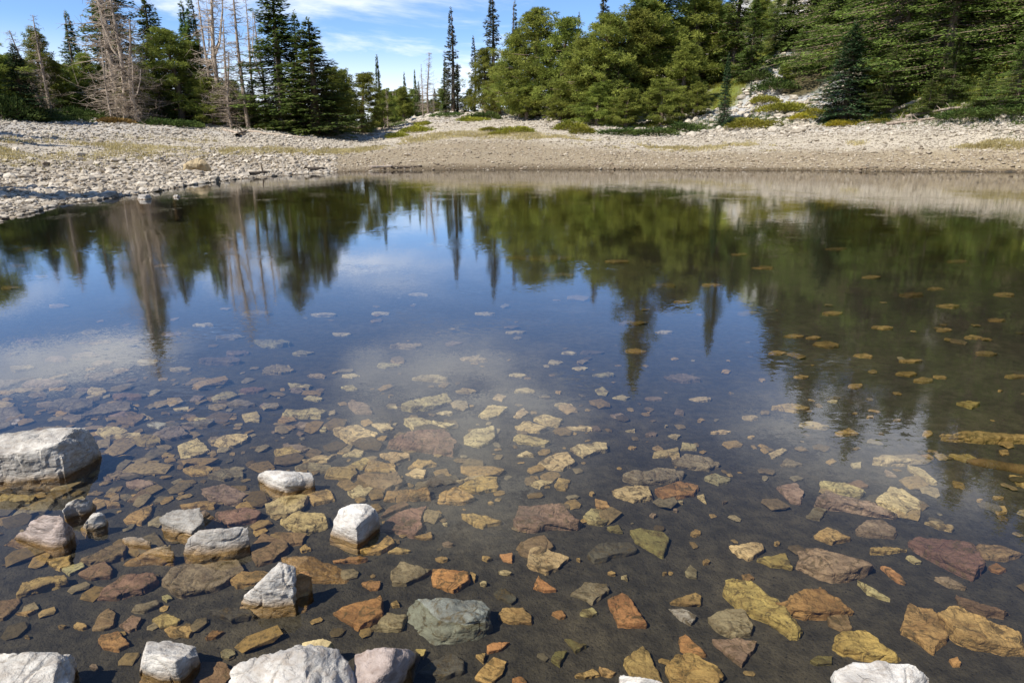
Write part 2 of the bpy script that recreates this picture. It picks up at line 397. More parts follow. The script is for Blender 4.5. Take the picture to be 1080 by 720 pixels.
# emergent rocks: pixel, pixel, height in cm over the water
EM = [
 ('boulder','large flat-topped white boulder at the left edge, half out of the water','large white boulder','w',3,.010,
  '-30,482,15 0,473,17 28,459,21 52,451,21 76,453,20 94,452,15 62,469,19 20,477,17 103,463,8 110,477,2 108,483,-1 54,502,-1 0,505,-1 -32,503,0 -20,462,14'),
 ('rock','pinkish grey wedge rock with a black shaded right side, below the large white boulder','pinkish wedge rock','q',3,.006,
  '40,543,13 63,542,14 67,546,13 17,567,1 57,572,2 79,562,0 60,580,-8 2,587,-11 26,589,-12 45,586,-12'),
 ('rock','small white hump-shaped rock between the pinkish wedge rock and the white and orange one','white hump rock','w',2,.006,
  '72,529,8 82,525,9 93,526,7 66,538,5 70,547,-3 90,552,-7 101,533,0 66,541,0'),
 ('rock','small white rock stained orange, right of the white hump-shaped rock','orange-stained white rock','W',2,.006,
  '98,541,7 108,540,7 111,544,5 88,552,4 89,560,-2 115,549,0 85,565,-9 108,566,-9 115,556,-6'),
 ('rock','pale grey angular rock leaning above the cream block, purple slab behind it','pale grey angular rock','s',3,.007,
  '168,545,6 174,540,8 186,537,9 212,534,9 216,547,6 201,562,2 192,569,-2 174,556,2 180,572,-8'),
 ('rock','cream block with a level top, right of the pale grey angular rock','cream block','w',3,.006,
  '203,561,8 210,559,9 235,557,10 262,554,9 263,565,5 257,575,0 240,584,-1 200,588,-1 193,583,0 195,574,4 212,590,-2'),
 ('rock','pointed white rock leaning on a rusty brown slab','pointed white rock','W',3,.008,
  '296,590,17 301,598,15 312,598,13 310,618,8 308,630,2 298,637,-1 256,639,-1 252,634,0 270,617,9 280,608,13 284,613,12'),
 ('rock','rusty brown slab standing right beside the pointed white rock','rusty leaning slab','a',2,.005,
  '316,603,8 323,601,8 329,607,6 320,652,-7 297,662,-9 282,654,-9 309,622,3'),
 ('rock','long brown sloping rock running down right of the pointed white rock','long brown sloping rock','b',3,.007,
  '296,586,1 312,584,1 333,586,-1 352,596,-3 387,619,-9 384,629,-11 340,627,-10 326,607,-1 365,611,-6 300,590,1'),
 ('rock','round white rock with a dark wet foot, alone in the middle left shallows','round white rock','W',3,.005,
  '358,536,9 370,531,11 386,530,11 396,535,9 399,544,5 399,556,0 390,571,-3 373,579,-7 355,578,-7 348,570,-3 349,556,4 352,546,7 375,556,9'),
 ('rock','flat white rock with a dark crack across it, behind the round white rock','cracked white rock','W',3,.005,
  '271,501,4 278,497,7 303,496,8 330,497,6 332,507,3 329,516,-1 298,521,-2 285,512,1 274,506,0 300,507,7'),
 ('boulder','biggest white boulder cut by the bottom edge, left of the middle','big bottom white boulder','W',4,.009,
  '246,702,11 282,688,15 320,676,18 323,686,19 345,686,15 358,682,14 366,692,12 376,711,6 377,732,1 238,722,9 240,760,4 380,765,0 330,765,12'),
 ('rock','tan rock wedged just behind the biggest white boulder','tan wedged rock','c',2,.004,
  '318,677,5 340,672,6 350,676,5 355,685,1 335,692,3 322,690,3'),
 ('rock','grey brown rock with a worn ridge, right of the biggest white boulder','grey brown ridge rock','q',3,.007,
  '372,690,9 388,685,11 405,682,13 418,683,12 430,691,7 447,690,-5 442,705,-8 428,742,-8 374,740,5 380,728,6 412,700,11'),
 ('boulder','blue white boulder at the bottom left corner with a shaded right end','corner white boulder','w',4,.008,
  '-20,687,12 10,686,13 34,689,12 60,690,11 76,688,9 82,696,3 86,712,-4 74,745,0 60,705,10 -30,765,5 40,765,3'),
 ('rock','rock with a brown back and white front, between the two bottom boulders','brown-backed white rock','w',3,.006,
  '156,675,5 180,674,5 208,679,5 212,690,3 211,702,0 204,713,-2 160,719,-2 144,712,0 148,698,5 152,688,8 186,697,8'),
 ('boulder','broad white rock cut by the bottom edge, on the right','bottom right white rock','W',3,.006,
  '875,712,6 878,704,9 896,696,11 925,695,12 962,697,11 978,704,9 986,720,4 984,745,-2 880,742,3 930,750,9'),
 ('rock','small white chip of rock at the bottom edge, right of the middle','small white chip','W',2,.004,
  '652,712,4 656,710,5 680,714,5 702,722,2 655,730,1 690,735,0'),
 ('rock','broad wet grey green slab with a shiny ridge, just under the surface','wet grey green slab','G',4,.008,
  '428,640,-3 436,631,0 470,630,2 508,631,2 519,640,1 521,658,-3 512,668,-6 455,687,-9 446,680,-8 428,657,-6 498,652,3 465,650,1'),
 ('rock','streaked olive slab with a bright white tip, left of the cream block','white-tipped slab','g',3,.006,
  '121,603,-8 140,588,-3 163,576,3 178,574,5 183,582,2 180,592,-2 165,600,-6 150,603,-8'),
 ('stone','thin grey ledge stone lying just above the white-tipped slab','thin grey ledge','s',2,.004,
  '128,568,1 135,565,3 150,566,3 159,571,2 155,577,-1 132,573,0'),
 ('rock','purple brown slab sloping under the water behind the cream block','purple sloping slab','p',2,.005,
  '206,541,4 217,537,4 240,555,-5 236,562,-9 210,557,0'),
 ('rock','pale tan boulder standing on the far left shore','tan shore boulder','y',2,.03, None),
]
for nm, lab, short, colk, sub, amp, spec in EM:
    if spec is None:
        a0, _ = azel(208, 172); r0 = 24.0
        while tz1(r0*math.sin(a0), r0*math.cos(a0)) < CAMZ+r0*azel(208, 181)[1] and r0 < 60: r0 += .2
        cx, cy = r0*math.sin(a0), r0*math.cos(a0); cz = tz1(cx, cy)
        pts = []
        for k in range(14):
            th = k*2.4; zz = [-.1, .35, .62][k % 3]; rr = [.68, .62, .33][k % 3]
            pts.append(Vector((cx+math.cos(th)*rr*1.05, cy+math.sin(th)*rr*.7, cz+zz)))
        o = add_rock(nm, pts, M_DRY, (.50, .40, .24), sub, amp, .05, 2)
        tag(o, lab, nm); landmarks.append((short, 208, 174)); continue
    P3 = []; sx = sy = 0; raw = [tuple(map(float, s.split(','))) for s in spec.split()]
    for x, y, z in raw: P3.append(at(x, y, z/100)); sx += x; sy += y
    c = sum(P3, Vector())/len(P3)
    full = list(P3)
    for p in P3:
        b = BED(p)-.02
        k = 1.02 if p.z < .05 else .95
        full.append(Vector((c.x+(p.x-c.x)*k, c.y+(p.y-c.y)*k, b)))
    o = add_rock(nm, full, M_SUB if colk == 'G' else M_DRY, CO[colk], max(3, sub), amp*.9, .006, 10, .03)
    tag(o, lab, nm); landmarks.append((short, sx/len(raw), sy/len(raw)))
# two white stones standing in the far shallows
for (px, py, w, lab) in ((152, 210, .21, 'white stone standing in the water close to the left shore, the bigger of two'),
                         (186, 208, .12, 'small white stone standing alone in the water off the left shore')):
    p0 = at(px, py, 0); b = BED(p0)
    pts = [p0+Vector((math.cos(k*2.4)*w*[1, .75][k % 2], math.sin(k*2.4)*w*[1, .7][k % 2], [-.03, w*.62][k % 2])) for k in range(12)]
    pts += [Vector((p.x, p.y, b-.05)) for p in pts[::2]]
    tag(add_rock('stone', pts, M_DRY, (.52, .49, .44), 2, .012, .02, 4), lab, 'stone')

# submerged stones: colour, thickness factor, outline in pixels
SM = '''
o 48,590 75,584 74,597 62,601
y 17,629 23,614 45,608 68,606 72,610 40,622
c 64,598 86,592 88,597 73,606
b 85,592 120,573 136,572 130,585 95,596
b 83,603 112,590 118,600 116,608 95,611
r 102,632 110,620 130,606 162,603 166,608 150,622 120,632
g 168,612 180,598 210,594 250,588 255,600 235,618 215,624 190,627 175,622
o 242,613 256,600 275,601 290,604 270,616 250,618
g 137,645 142,638 165,632 167,636 150,646
c 169,628 177,626 183,631 175,634
b 97,665 104,648 115,640 122,646 121,659 110,664
r 126,660 140,648 150,650 145,662 135,666
o 160,652 175,645 190,652 186,658 168,662
y 174,662 182,658 200,659 204,663 200,671 178,670
a 216,673 225,663 236,665 228,672
a 103,675 108,668 125,664 137,680 125,686 108,684
k 218,642 262,640 270,648 240,657
b -4,632 20,630 22,634 16,641 2,652 -4,652
o 16,647 38,642 30,648
b 207,715 215,697 240,698 248,706 225,735
a 351,645 365,636 400,629 403,640 406,648 378,662 370,650
g 390,664 410,645 428,648 424,664 405,662
o 412,635 418,632 422,638 414,640
a 455,600 470,599 494,602 496,612 478,624 456,618
o 495,602 502,604 501,614
g 413,600 420,591 455,600 440,605 430,617 413,616
a 381,614 390,611 402,612 400,621 390,622
y 377,580 395,562 405,560 418,572 400,583 385,584
o 408,582 418,576 434,579 425,583
a 351,590 380,585 388,587 375,592 352,594
r 400,560 405,548 425,537 450,533 446,556 438,565 420,562
o 436,565 455,560 456,568 440,568
o 487,541 498,540 530,550 510,556 500,552
a 527,584 540,582 540,592 530,591
k 440,712 455,695 475,688 490,695 491,708 470,715
y 438,683 450,684 446,694
y 500,715 512,700 520,690 535,696 530,712 515,722
a 512,680 520,677 538,676 530,685 514,687
y 502,690 512,688 510,698
o 523,650 530,640 550,640 562,650 560,657 535,655
k 520,625 530,618 545,630 540,638
b 262,577 275,562 300,568 303,575 290,590 270,597
c 295,548 315,538 345,540 350,552 320,562 300,556
c 280,530 300,522 325,522 320,533 305,543 285,545
o 320,520 345,515 355,527 330,532
b 290,560 325,562 320,574 300,575
o 316,578 322,573 328,578 318,582
r 225,540 262,534 275,540 272,548 240,554
r 542,546 548,532 590,531 615,551 575,557 545,558
c 613,543 625,535 648,540 649,547 635,554 620,550
o 627,525 640,528 645,537 628,535
l 640,555 652,552 658,562 643,560
l 664,558 675,555 700,560 705,566 698,587 670,572
k 618,585 640,570 665,570 672,578 640,588 625,592
c 555,595 560,578 570,575 590,582 600,588 590,600 575,606
b 544,580 550,570 575,563 585,575 565,590
a 562,620 567,607 587,622 575,624
g 602,627 617,613 640,615 642,622 625,636
a 640,632 655,624 662,628 684,660 652,660
s 655,607 661,605 662,612
g 722,602 728,594 735,600 735,610 726,608
o 705,635 724,628 735,624 741,628 739,638 725,633 715,638
s 704,640 720,640 735,648 730,658 715,651
c 768,575 790,571 805,572 807,578 790,590 778,586
y 798,588 812,585 830,583 836,599 815,597
y 763,620 764,610 775,606 800,618 820,630 848,667 840,669 800,648 780,636
g 745,650 765,640 785,640 797,660 795,670 775,672 757,665
o 782,605 790,604 796,610 788,614
p 752,673 775,671 798,676 790,690 784,703 765,688
o 657,695 665,685 680,680 690,695 702,720 690,730 665,715
y 702,705 710,690 730,688 755,700 766,715 750,730 710,725
a 716,672 724,668 745,690 730,690 718,685
l 595,672 605,674 619,679 607,688
l 581,695 585,686 599,685 590,702
o 607,712 625,704 634,712 615,715
o 632,702 650,708 645,713 634,710
a 582,645 592,642 597,650 590,652
a 540,715 550,712 558,722 545,728
a 817,634 865,617 885,635 898,645 870,651 848,650
b 872,645 880,636 890,636 897,655 900,663 888,665 873,657
y 878,675 890,668 910,662 950,695 920,694 890,688
p 839,580 860,577 900,588 921,600 878,611 858,605 840,595
o 858,565 870,555 880,558 898,568 878,573
p 902,558 915,548 930,546 945,555 945,567 920,564
c 974,550 985,548 1005,555 1006,559 990,556
o 917,577 940,575 958,578 935,583 918,582
r 957,570 970,566 1025,572 1038,595 1032,605 1000,592 975,580
b 1030,572 1055,574 1076,583 1060,590 1035,588
a 1043,597 1050,592 1061,600 1055,604 1046,601
c 955,586 962,585 973,593 965,594
a 928,596 940,598 950,607 956,616 945,612
c 904,611 925,622 940,633 930,630 915,622
p 985,608 1000,607 1012,617 1021,620 1000,617
o 950,665 960,635 985,640 1000,655 1003,675 985,688 960,672
o 988,645 1010,638 1050,655 1080,665 1085,690 1060,686 1030,676 1010,662
b 1007,626 1030,636 1065,648 1040,646 1010,633
l 854,696 865,690 878,690 879,700 862,701
a 1001,694 1010,692 1014,700 1005,702
c 185,470 208,460 223,475 195,488
c 222,467 240,457 262,456 262,463 240,473
o 193,493 210,489 226,492 222,500 200,502
o 188,533 210,529 232,528 228,534 190,536
p 210,515 235,510 262,520 250,530 220,528
p 160,460 175,450 192,448 200,458 180,464
c 120,460 130,454 148,455 152,462 125,463
p 85,440 105,427 135,422 140,430 110,440
c 139,440 150,435 160,440 150,445
p 118,470 130,463 138,474 125,477
c 255,436 270,433 275,440 274,445 257,445
c 183,430 199,428 200,432 186,433
p 200,423 205,416 216,417 210,424
c 222,420 240,411 251,416 240,422 225,423
p -4,455 -4,430 20,428 24,440 10,452
p 50,430 60,420 95,420 100,430 75,436
o -4,525 5,520 36,521 35,528 10,532
g 22,540 45,528 57,528 50,540 30,543
c -2,542 5,532 14,540 10,547
o 100,523 125,528 128,533 112,535 98,528
b 135,528 150,515 160,520 150,530
o 130,548 140,540 162,530 160,542 150,553 132,552
o 148,495 158,485 168,485 164,502 150,500
g 190,447 205,446 228,440 220,450
c 297,438 305,430 348,431 340,437 300,439
c 322,455 335,447 345,447 345,456
c 352,452 375,447 398,457 395,462 375,468 365,465
c 392,446 412,446 415,452 402,456
c 423,440 440,441 480,446 475,452 435,453
r 408,465 430,454 470,452 485,470 480,480 445,473 420,471
c 423,428 440,419 470,414 477,422 460,430 435,432
c 505,440 515,427 535,428 530,438 515,442
c 487,460 500,452 522,448 523,460 505,473 490,470
c 315,486 335,480 355,478 345,486
o 342,503 345,493 375,491 378,500 370,506
c 360,481 375,473 384,475 382,481
o 365,493 385,481 395,485 380,495
o 385,495 390,483 415,488 420,498 395,498
c 400,477 430,476 432,481 415,490
o 430,495 440,483 455,485 460,488 445,494
c 427,500 440,493 450,495 448,503 435,503
b 375,500 420,498 422,508 405,518 385,512
c 366,518 378,510 395,513 385,525 372,524
o 404,529 410,517 453,513 455,521 435,525
o 460,530 463,520 480,512 502,523 490,530 470,531
y 483,515 505,502 525,502 526,515 505,520
c 480,508 500,502 512,499 508,504
b 400,545 410,535 425,528 432,532 415,540
c 520,420 525,415 534,417 530,424
p 365,425 372,420 390,428 395,436 375,436
c 360,407 372,405 378,411 365,412
c 302,403 328,405 326,410 305,408
c 408,429 418,427 420,430
c 540,440 552,429 558,435 545,442
c 562,440 575,436 594,441 588,451 575,448
c 542,449 552,444 575,449 570,455 550,456
c 540,460 550,457 580,464 575,470 545,467
c 600,473 610,468 640,465 643,474 615,483
c 567,490 580,478 600,476 606,487 595,496 575,494
c 544,482 555,475 564,480
c 558,509 570,505 585,507 570,515
o 585,510 590,502 602,506 598,518 587,516
c 687,483 690,476 715,471 718,478 700,480
c 717,474 720,466 735,468 735,475
g 710,485 725,478 750,482 758,488 749,496 730,494
g 657,502 665,497 700,493 722,495 715,508 675,511
c 644,516 660,512 685,512 691,525 670,529 650,522
a 691,515 715,506 735,510 733,522 700,528
g 742,502 755,498 770,504 771,508 757,511
c 735,522 743,520 745,531
c 710,529 720,527 721,530
c 627,410 635,406 643,412 640,417 630,416
c 645,420 655,416 665,418 660,422
p 711,437 713,430 722,432 722,438
p 643,437 655,435 662,440 650,441
c 704,460 708,457 718,458 715,463
c 659,454 670,452 670,455
c 595,450 620,448 625,452 605,453
p 620,450 630,448 634,454 622,455
p 700,396 725,393 740,398 720,404
c 865,510 868,506 890,509 913,519 910,523 880,519
p 858,523 870,517 900,524 920,528 944,544 915,539 880,533
c 925,526 940,511 955,515 970,530 973,538 957,543 940,533
c 921,482 930,479 960,483 975,488 960,490 940,489
c 955,490 970,492 990,510 982,510
c 842,446 855,443 874,448 870,452 850,450
y 813,427 835,425 857,432 840,433
o 880,455 895,451 907,457 890,460
y 965,480 980,478 985,483 975,485
y 1000,478 1020,478 1032,485 1020,487
o 995,459 1020,455 1060,459 1084,458 1084,463 1040,465
y 1008,424 1020,422 1035,424 1025,431
g 823,490 830,482 848,490 838,492
p 820,512 840,508 849,520 845,531 835,530
g 850,545 860,534 872,536 865,548
b 893,510 905,505 917,512 905,515
y 1065,500 1080,502 1084,512 1072,512
y 1053,474 1063,473 1065,479 1057,480
p 933,494 940,497 946,503 935,501
c 810,478 825,472 830,474 815,485
'''
# far stones: colour, x, y, width, height
SE = '''y 870,363 28 8;y 858,356 20 5;y 955,394 26 6;o 974,401 26 7;y 1022,425 22 6;y 990,397 18 5;y 902,407 20 8;y 863,449 24 6;y 665,340 34 6;o 668,370 30 6
y 985,304 22 4;y 963,310 30 5;y 1025,355 20 5;y 1050,337 22 4;y 838,354 22 4;o 920,292 22 4;y 807,282 26 4;o 565,272 80 7;y 997,348 20 5;o 845,397 18 5
o 960,380 30 4;o 1072,396 24 5;c 287,361 46 10;c 272,330 36 6;c 243,354 32 6;c 341,331 30 4;c 157,381 30 9;p 110,382 26 7;c 25,387 32 7;p 232,379 58 8
c 295,389 38 11;p 107,395 44 9;p 50,403 52 11;c 370,396 20 5;c 430,364 34 6;p 478,362 22 6;c 455,398 38 6;c 492,412 26 6;r 265,411 32 7;p 90,374 30 8
p 250,372 32 8;p 10,402 32 8;c 190,389 24 6;p 60,378 26 6;p 80,428 36 8;c 215,442 26 6;r 135,417 40 9;c 600,372 20 4;p 625,371 26 5;c 585,382 18 6
c 612,388 18 5;c 637,395 26 6;c 595,427 22 6;y 30,262 16 3;y 20,280 20 4;y 45,291 18 3;y 12,303 22 4;o 35,250 18 3;o 170,280 20 4;y 62,322 24 5
o 700,300 30 5;y 720,318 24 4;o 590,290 34 5;y 750,300 22 4;y 790,330 26 5;o 880,330 24 5;y 930,345 22 5;y 1000,322 24 4;o 1040,372 28 6;y 910,375 26 5
y 820,372 20 5;o 1060,310 24 4;y 780,268 24 3;o 880,262 26 3;y 1010,275 24 3;y 650,275 26 4;c 400,330 24 4;c 360,352 22 5;c 320,372 26 6;p 180,352 28 6
c 215,342 24 5;p 140,358 28 6;c 95,350 26 6;p 30,358 34 7;c 440,310 22 3;c 510,330 24 4;c 545,350 24 5;c 500,378 28 6;c 545,395 24 6;c 410,385 26 6
c 335,396 24 6;c 555,412 24 6;c 700,350 22 4;c 740,420 24 6;c 790,440 22 6;p 690,420 22 5;c 760,455 22 6;c 330,420 22 6;c 470,435 20 5;p 285,428 26 7'''
SPECIAL = {('r', 542, 546): 'big reddish slab', ('y', 763, 620): 'long golden slab', ('o', 950, 665): 'blocky brown rock', ('p', 839, 580): 'broad pinkish slab',
  ('c', 185, 470): 'square cream slab', ('c', 600, 473): 'pale streaked slab', ('r', 957, 570): 'long reddish slab', ('a', 640, 632): 'orange wedge stone',
  ('c', 555, 595): 'round pale stone', ('r', 408, 465): 'broad reddish slab', ('c', 925, 526): 'pale fan-shaped slab', ('c', 287, 361): 'long pale stone',
  ('o', 565, 272): 'long ochre streak', ('y', 870, 363): 'golden far stone', ('c', 352, 452): 'jagged cream slab', ('r', 400, 560): 'red-edged slab'}
SPLAB = {'big reddish slab': 'big reddish slab with a straight front edge, alone under water in the middle', 'long golden slab': 'long tapering golden slab with pitted surface pointing down right under water',
  'blocky brown rock': 'blocky brown sunken rock with a dark cut left side, near the bottom right', 'broad pinkish slab': 'broad pinkish brown slab tapering to the right under water, above the ochre triangle',
  'square cream slab': 'square cream slab under water, up and right of the large white boulder', 'pale streaked slab': 'pale streaked slab at the edge of the bright cloud reflection',
  'long reddish slab': 'long reddish slab under dark tree reflections at the right edge', 'orange wedge stone': 'bright orange wedge stone lying alone on the dark silt, right of the middle',
  'round pale stone': 'roundish pale mottled stone under water, below the big reddish slab', 'broad reddish slab': 'broad faint reddish slab deep under the grey cloud reflection',
  'pale fan-shaped slab': 'pale fan-shaped slab under water on the right, beside two long pale stones', 'long pale stone': 'long pale stone shimmering under the blue reflection, upper left of the lake',
  'long ochre streak': 'long ochre slab under the green tree reflection, far out in the lake', 'golden far stone': 'golden stone under the dark tree reflection, brightest in the right half',
  'jagged cream slab': 'jagged cream slab under water behind the cracked white rock', 'red-edged slab': 'red-edged square slab under water, touching the round white rock on its right'}
stones = []
for line in SM.strip().split('\n'):
    c, rest = line.split(' ', 1)
    stones.append((c, [tuple(map(float, q.split(','))) for q in rest.split()], True))
for s in SE.replace('\n', ';').split(';'):
    c, xy, w, h = s.split(); x, y = map(float, xy.split(',')); w = float(w); h = float(h)
    n = random.randint(5, 8); pl = [(x, y)]
    a0 = random.random()*6
    pl = [(x+math.cos(a0+6.283*k/n)*w/2*random.uniform(.75, 1.15), y+math.sin(a0+6.283*k/n)*h/2*random.uniform(.7, 1.15)) for k in range(n)]
    stones.append((c, pl, False, (x, y)))
# small loose stones between the drawn ones
occ = [(sum(p[0] for p in s[1])/len(s[1]), sum(p[1] for p in s[1])/len(s[1]), max(p[0] for p in s[1])-min(p[0] for p in s[1])) for s in stones]
tries = 0; nsm = 0
for k in range(70):      # the crowded stones of the left shallows
    x = random.uniform(0, 350); y = random.uniform(405, 520)
    if random.random() < x/500: continue
    if any(abs(x-l[1]) < 75 and abs(y-l[2]) < 30 for l in landmarks[:1]): continue
    w = random.uniform(20, 48)*(.5+.5*(y-380)/120); h = w*random.uniform(.25, .45); n = random.randint(5, 7); a0 = random.random()*6
    pl = [(x+math.cos(a0+6.283*q/n)*w/2*random.uniform(.8, 1.1), y+math.sin(a0+6.283*q/n)*h/2*random.uniform(.8, 1.1)) for q in range(n)]
    stones.append((random.choice('cpppobgs'), pl, False, (x, y)))
while nsm < 60 and tries < 4000:
    tries += 1
    y = 400+310*random.random(); x = random.uniform(5, 1075)
    if x > 560 and random.random() < .45: continue
    w = random.uniform(5, 20)*(.7+.5*(y-400)/300)
    if any(abs(x-a) < (w+b2)/2+3 and abs(y-b) < (w+b2)*.3+3 for a, b, b2 in occ): continue
    if any(abs(x-l[1]) < 45 and abs(y-l[2]) < 32 for l in landmarks): continue
    h = w*random.uniform(.35, .7); n = random.randint(4, 6); a0 = random.random()*6
    pl = [(x+math.cos(a0+6.283*k/n)*w/2*random.uniform(.8, 1.1), y+math.sin(a0+6.283*k/n)*h/2*random.uniform(.8, 1.1)) for k in range(n)]
    stones.append((random.choice('cooyabga'), pl, False, (x, y), True)); occ.append((x, y, w)); nsm += 1
def area(s): 
    a = [p[0] for p in s[1]]; b2 = [p[1] for p in s[1]]; return (max(a)-min(a))*(max(b2)-min(b2))
stones.sort(key=lambda s: -area(s)); rest_ = stones[272:]; rest_ = [s for s in rest_ if not (len(s) == 3 and False)]
recs = []; loose = []
for s in stones:
    c, pl = s[0], s[1]
    cx = sum(p[0] for p in pl)/len(pl); cy = sum(p[1] for p in pl)/len(pl)
    w = max(p[0] for p in pl)-min(p[0] for p in pl); h = max(p[1] for p in pl)-min(p[1] for p in pl)
    p0 = at(cx, cy, -.15); b = BED(at(cx, cy, BED(p0))); b = BED(at(cx, cy, b))
    if b > -.03: b = -.05
    rng_ = math.hypot(p0.x, p0.y)
    scale = math.hypot(rng_, 1.7)/740
    th = min(max(.12*w*scale, .015), .055, -b*.7)
    tilt = random.uniform(-.35, .35)
    slope = 1.7/rng_
    kpx = th/scale*math.cos(math.atan(slope))
    pts = []
    kf = min(kpx*.6, h*.25)
    for (x, y) in pl:
        fr = (y-cy)/(h/2+.01)
        zt = b+th*(1+tilt*(x-cx)/(w/2+.01))
        if fr > .1:      # front edge: its foot is the outline, its top edge sits higher in the picture
            z0 = b+th*.05
            q = at(x, y, z0); pts.append(q)
            pts.append(at(x+(cx-x)*.06, y-kf*min(1, fr+.3), min(zt, -.012)))
        else:
            pts.append(at(x, y, min(zt, -.012)))
    cc = sum(pts, Vector())/len(pts)
    for p in list(pts): pts.append(Vector((p.x, p.y, b-.03)))
    big = w > 26
    col = CO[c]; j = random.uniform(.85, 1.18); col = tuple(min(.75, v*j*random.uniform(.94, 1.06)) for v in col)
    if cy < 450: col = tuple(v*(.34+.66*max(0, (cy-330)/120)) for v in col)  # far stones darkened in colour: silt cover plus light fading through the water
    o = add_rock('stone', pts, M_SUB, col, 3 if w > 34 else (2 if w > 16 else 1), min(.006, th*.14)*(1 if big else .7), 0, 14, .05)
    if s in rest_: loose.append((c, o)); continue
    key = (c, round(s[3][0]), round(s[3][1])) if len(s) > 3 else (c, round(pl[0][0]), round(pl[0][1]))
    recs.append([o, c, cx, cy, w, h, key, len(pl)])
finish_rocks()
for cset, lcol, ln in (('oya', (.40, .27, .11, 1), 'small loose ochre chips strewn on the lake bed'), ('cs', (.46, .38, .22, 1), 'small loose pale chips strewn on the lake bed'), ('bpgrkl', (.22, .16, .11, 1), 'small loose brown chips strewn on the lake bed')):
    lv, lf, base_ = [], [], 0
    for k, (c_, o) in enumerate(loose):
        if c_ not in cset: continue
        me_ = o.data; n_ = len(me_.vertices)
        lv += [tuple(v.co+o.location) for v in me_.vertices]; lf += [tuple(i_+base_ for i_ in p.vertices) for p in me_.polygons]; base_ += n_
        bpy.data.objects.remove(o); bpy.data.meshes.remove(me_)
    me_ = bpy.data.meshes.new('loose_stones'); me_.from_pydata(lv, [], lf); me_.materials.append(M_SUB)
    o = link('loose_stones', me_); o.color = lcol; tag(o, ln, 'stones', kind='stuff')
for r_ in recs:
    if r_[6] in SPECIAL:
        landmarks.append((SPECIAL[r_[6]], r_[2], r_[3]))
LM = [('sunken brown log', 1055, 518), ('far white stones', 168, 205)] + [l for l in landmarks if l[0] != 'tan shore boulder']
groups = {}
for r_ in recs:
    if r_[6] in SPECIAL: tag(r_[0], SPLAB[SPECIAL[r_[6]]], 'stone', 'stones under the shallow water'); continue
    o, c, cx, cy, w, h, key, nv = r_
    L = min(LM, key=lambda l: math.hypot(l[1]-cx, (l[2]-cy)*1.5))
    dx, dy = cx-L[1], (cy-L[2])*1.5
    side = ('right of' if dx > 0 else 'left of') if abs(dx) > abs(dy) else ('in front of' if dy > 0 else 'beyond')
    size = 'large' if w*h > 1100 else ('small' if w*h < 260 else 'flat')
    groups.setdefault((CN[c], size, side, L[0]), []).append((math.hypot(dx, dy), o))
ORD = ['', 'second', 'third', 'fourth', 'fifth', 'sixth', 'seventh', 'eighth', 'ninth', 'tenth', 'eleventh', 'twelfth', 'thirteenth', 'fourteenth', 'fifteenth', 'sixteenth', 'seventeenth', 'eighteenth']
for (cn, size, side, ln), lst in groups.items():
    lst.sort(key=lambda q: q[0])
    for k, (d, o) in enumerate(lst):
        rk = 'nearest one ' if k == 0 and len(lst) > 1 else (ORD[k]+' nearest ' if k else '')
        tag(o, f'{size} {cn} stone under water, {rk}{side} the {ln}', 'stone', 'stones under the shallow water')

# ------------------------------------------------------------------ tubes (logs, limbs)
class TB:
    def __init__(s): s.v = []; s.f = []; s.n = 0
    def tube(s, pts, rad, k=5):
        pts = [np.asarray(p, float) for p in pts]
        for i, p in enumerate(pts):
            d = pts[min(i+1, len(pts)-1)]-pts[max(i-1, 0)]; d = d/(np.linalg.norm(d)+1e-9)
            a = np.cross(d, [0, 0, 1.0] if abs(d[2]) < .9 else [1.0, 0, 0]); a /= np.linalg.norm(a)+1e-9; b = np.cross(d, a)
            for q in range(k):
                th = 2*math.pi*q/k; s.v.append(p+(a*math.cos(th)+b*math.sin(th))*rad[i])
        for i in range(len(pts)-1):
            for q in range(k):
                A = s.n+i*k+q; B = s.n+i*k+(q+1) % k; s.f.append((A, B, B+k, A+k))
        e = s.n+(len(pts)-1)*k
        for q in range(1, k-1, 2): s.f.append((e, e+q, e+q+1, e+min(q+2, k-1)) if q+2 < k else (e, e+q, e+q+1, e+q+1))
        s.n += len(pts)*k
    def mesh(s, name, m):
        f = [x for x in s.f if len(set(x)) == 4]
        tri = [x[:3] for x in s.f if len(set(x)) == 3]
        me = bpy.data.meshes.new(name); me.from_pydata([tuple(p) for p in s.v], [], f+tri); me.materials.append(m)
        me.polygons.foreach_set('use_smooth', [True]*len(me.polygons)); me.update()
        return me
def quads(cen, dirs, wid, L, W, rs):
    """needle sprays: pointed four-sided leaves along dirs, width along wid"""
    n = len(cen); v = np.empty((n, 4, 3))
    v[:, 0] = cen; v[:, 1] = cen+dirs*L[:, None]*.45+wid*W[:, None]; v[:, 2] = cen+dirs*L[:, None]; v[:, 3] = cen+dirs*L[:, None]*.45-wid*W[:, None]
    f = np.arange(n*4).reshape(n, 4)
    return v.reshape(-1, 3), f
def unit(a): return a/(np.linalg.norm(a, axis=-1, keepdims=True)+1e-9)

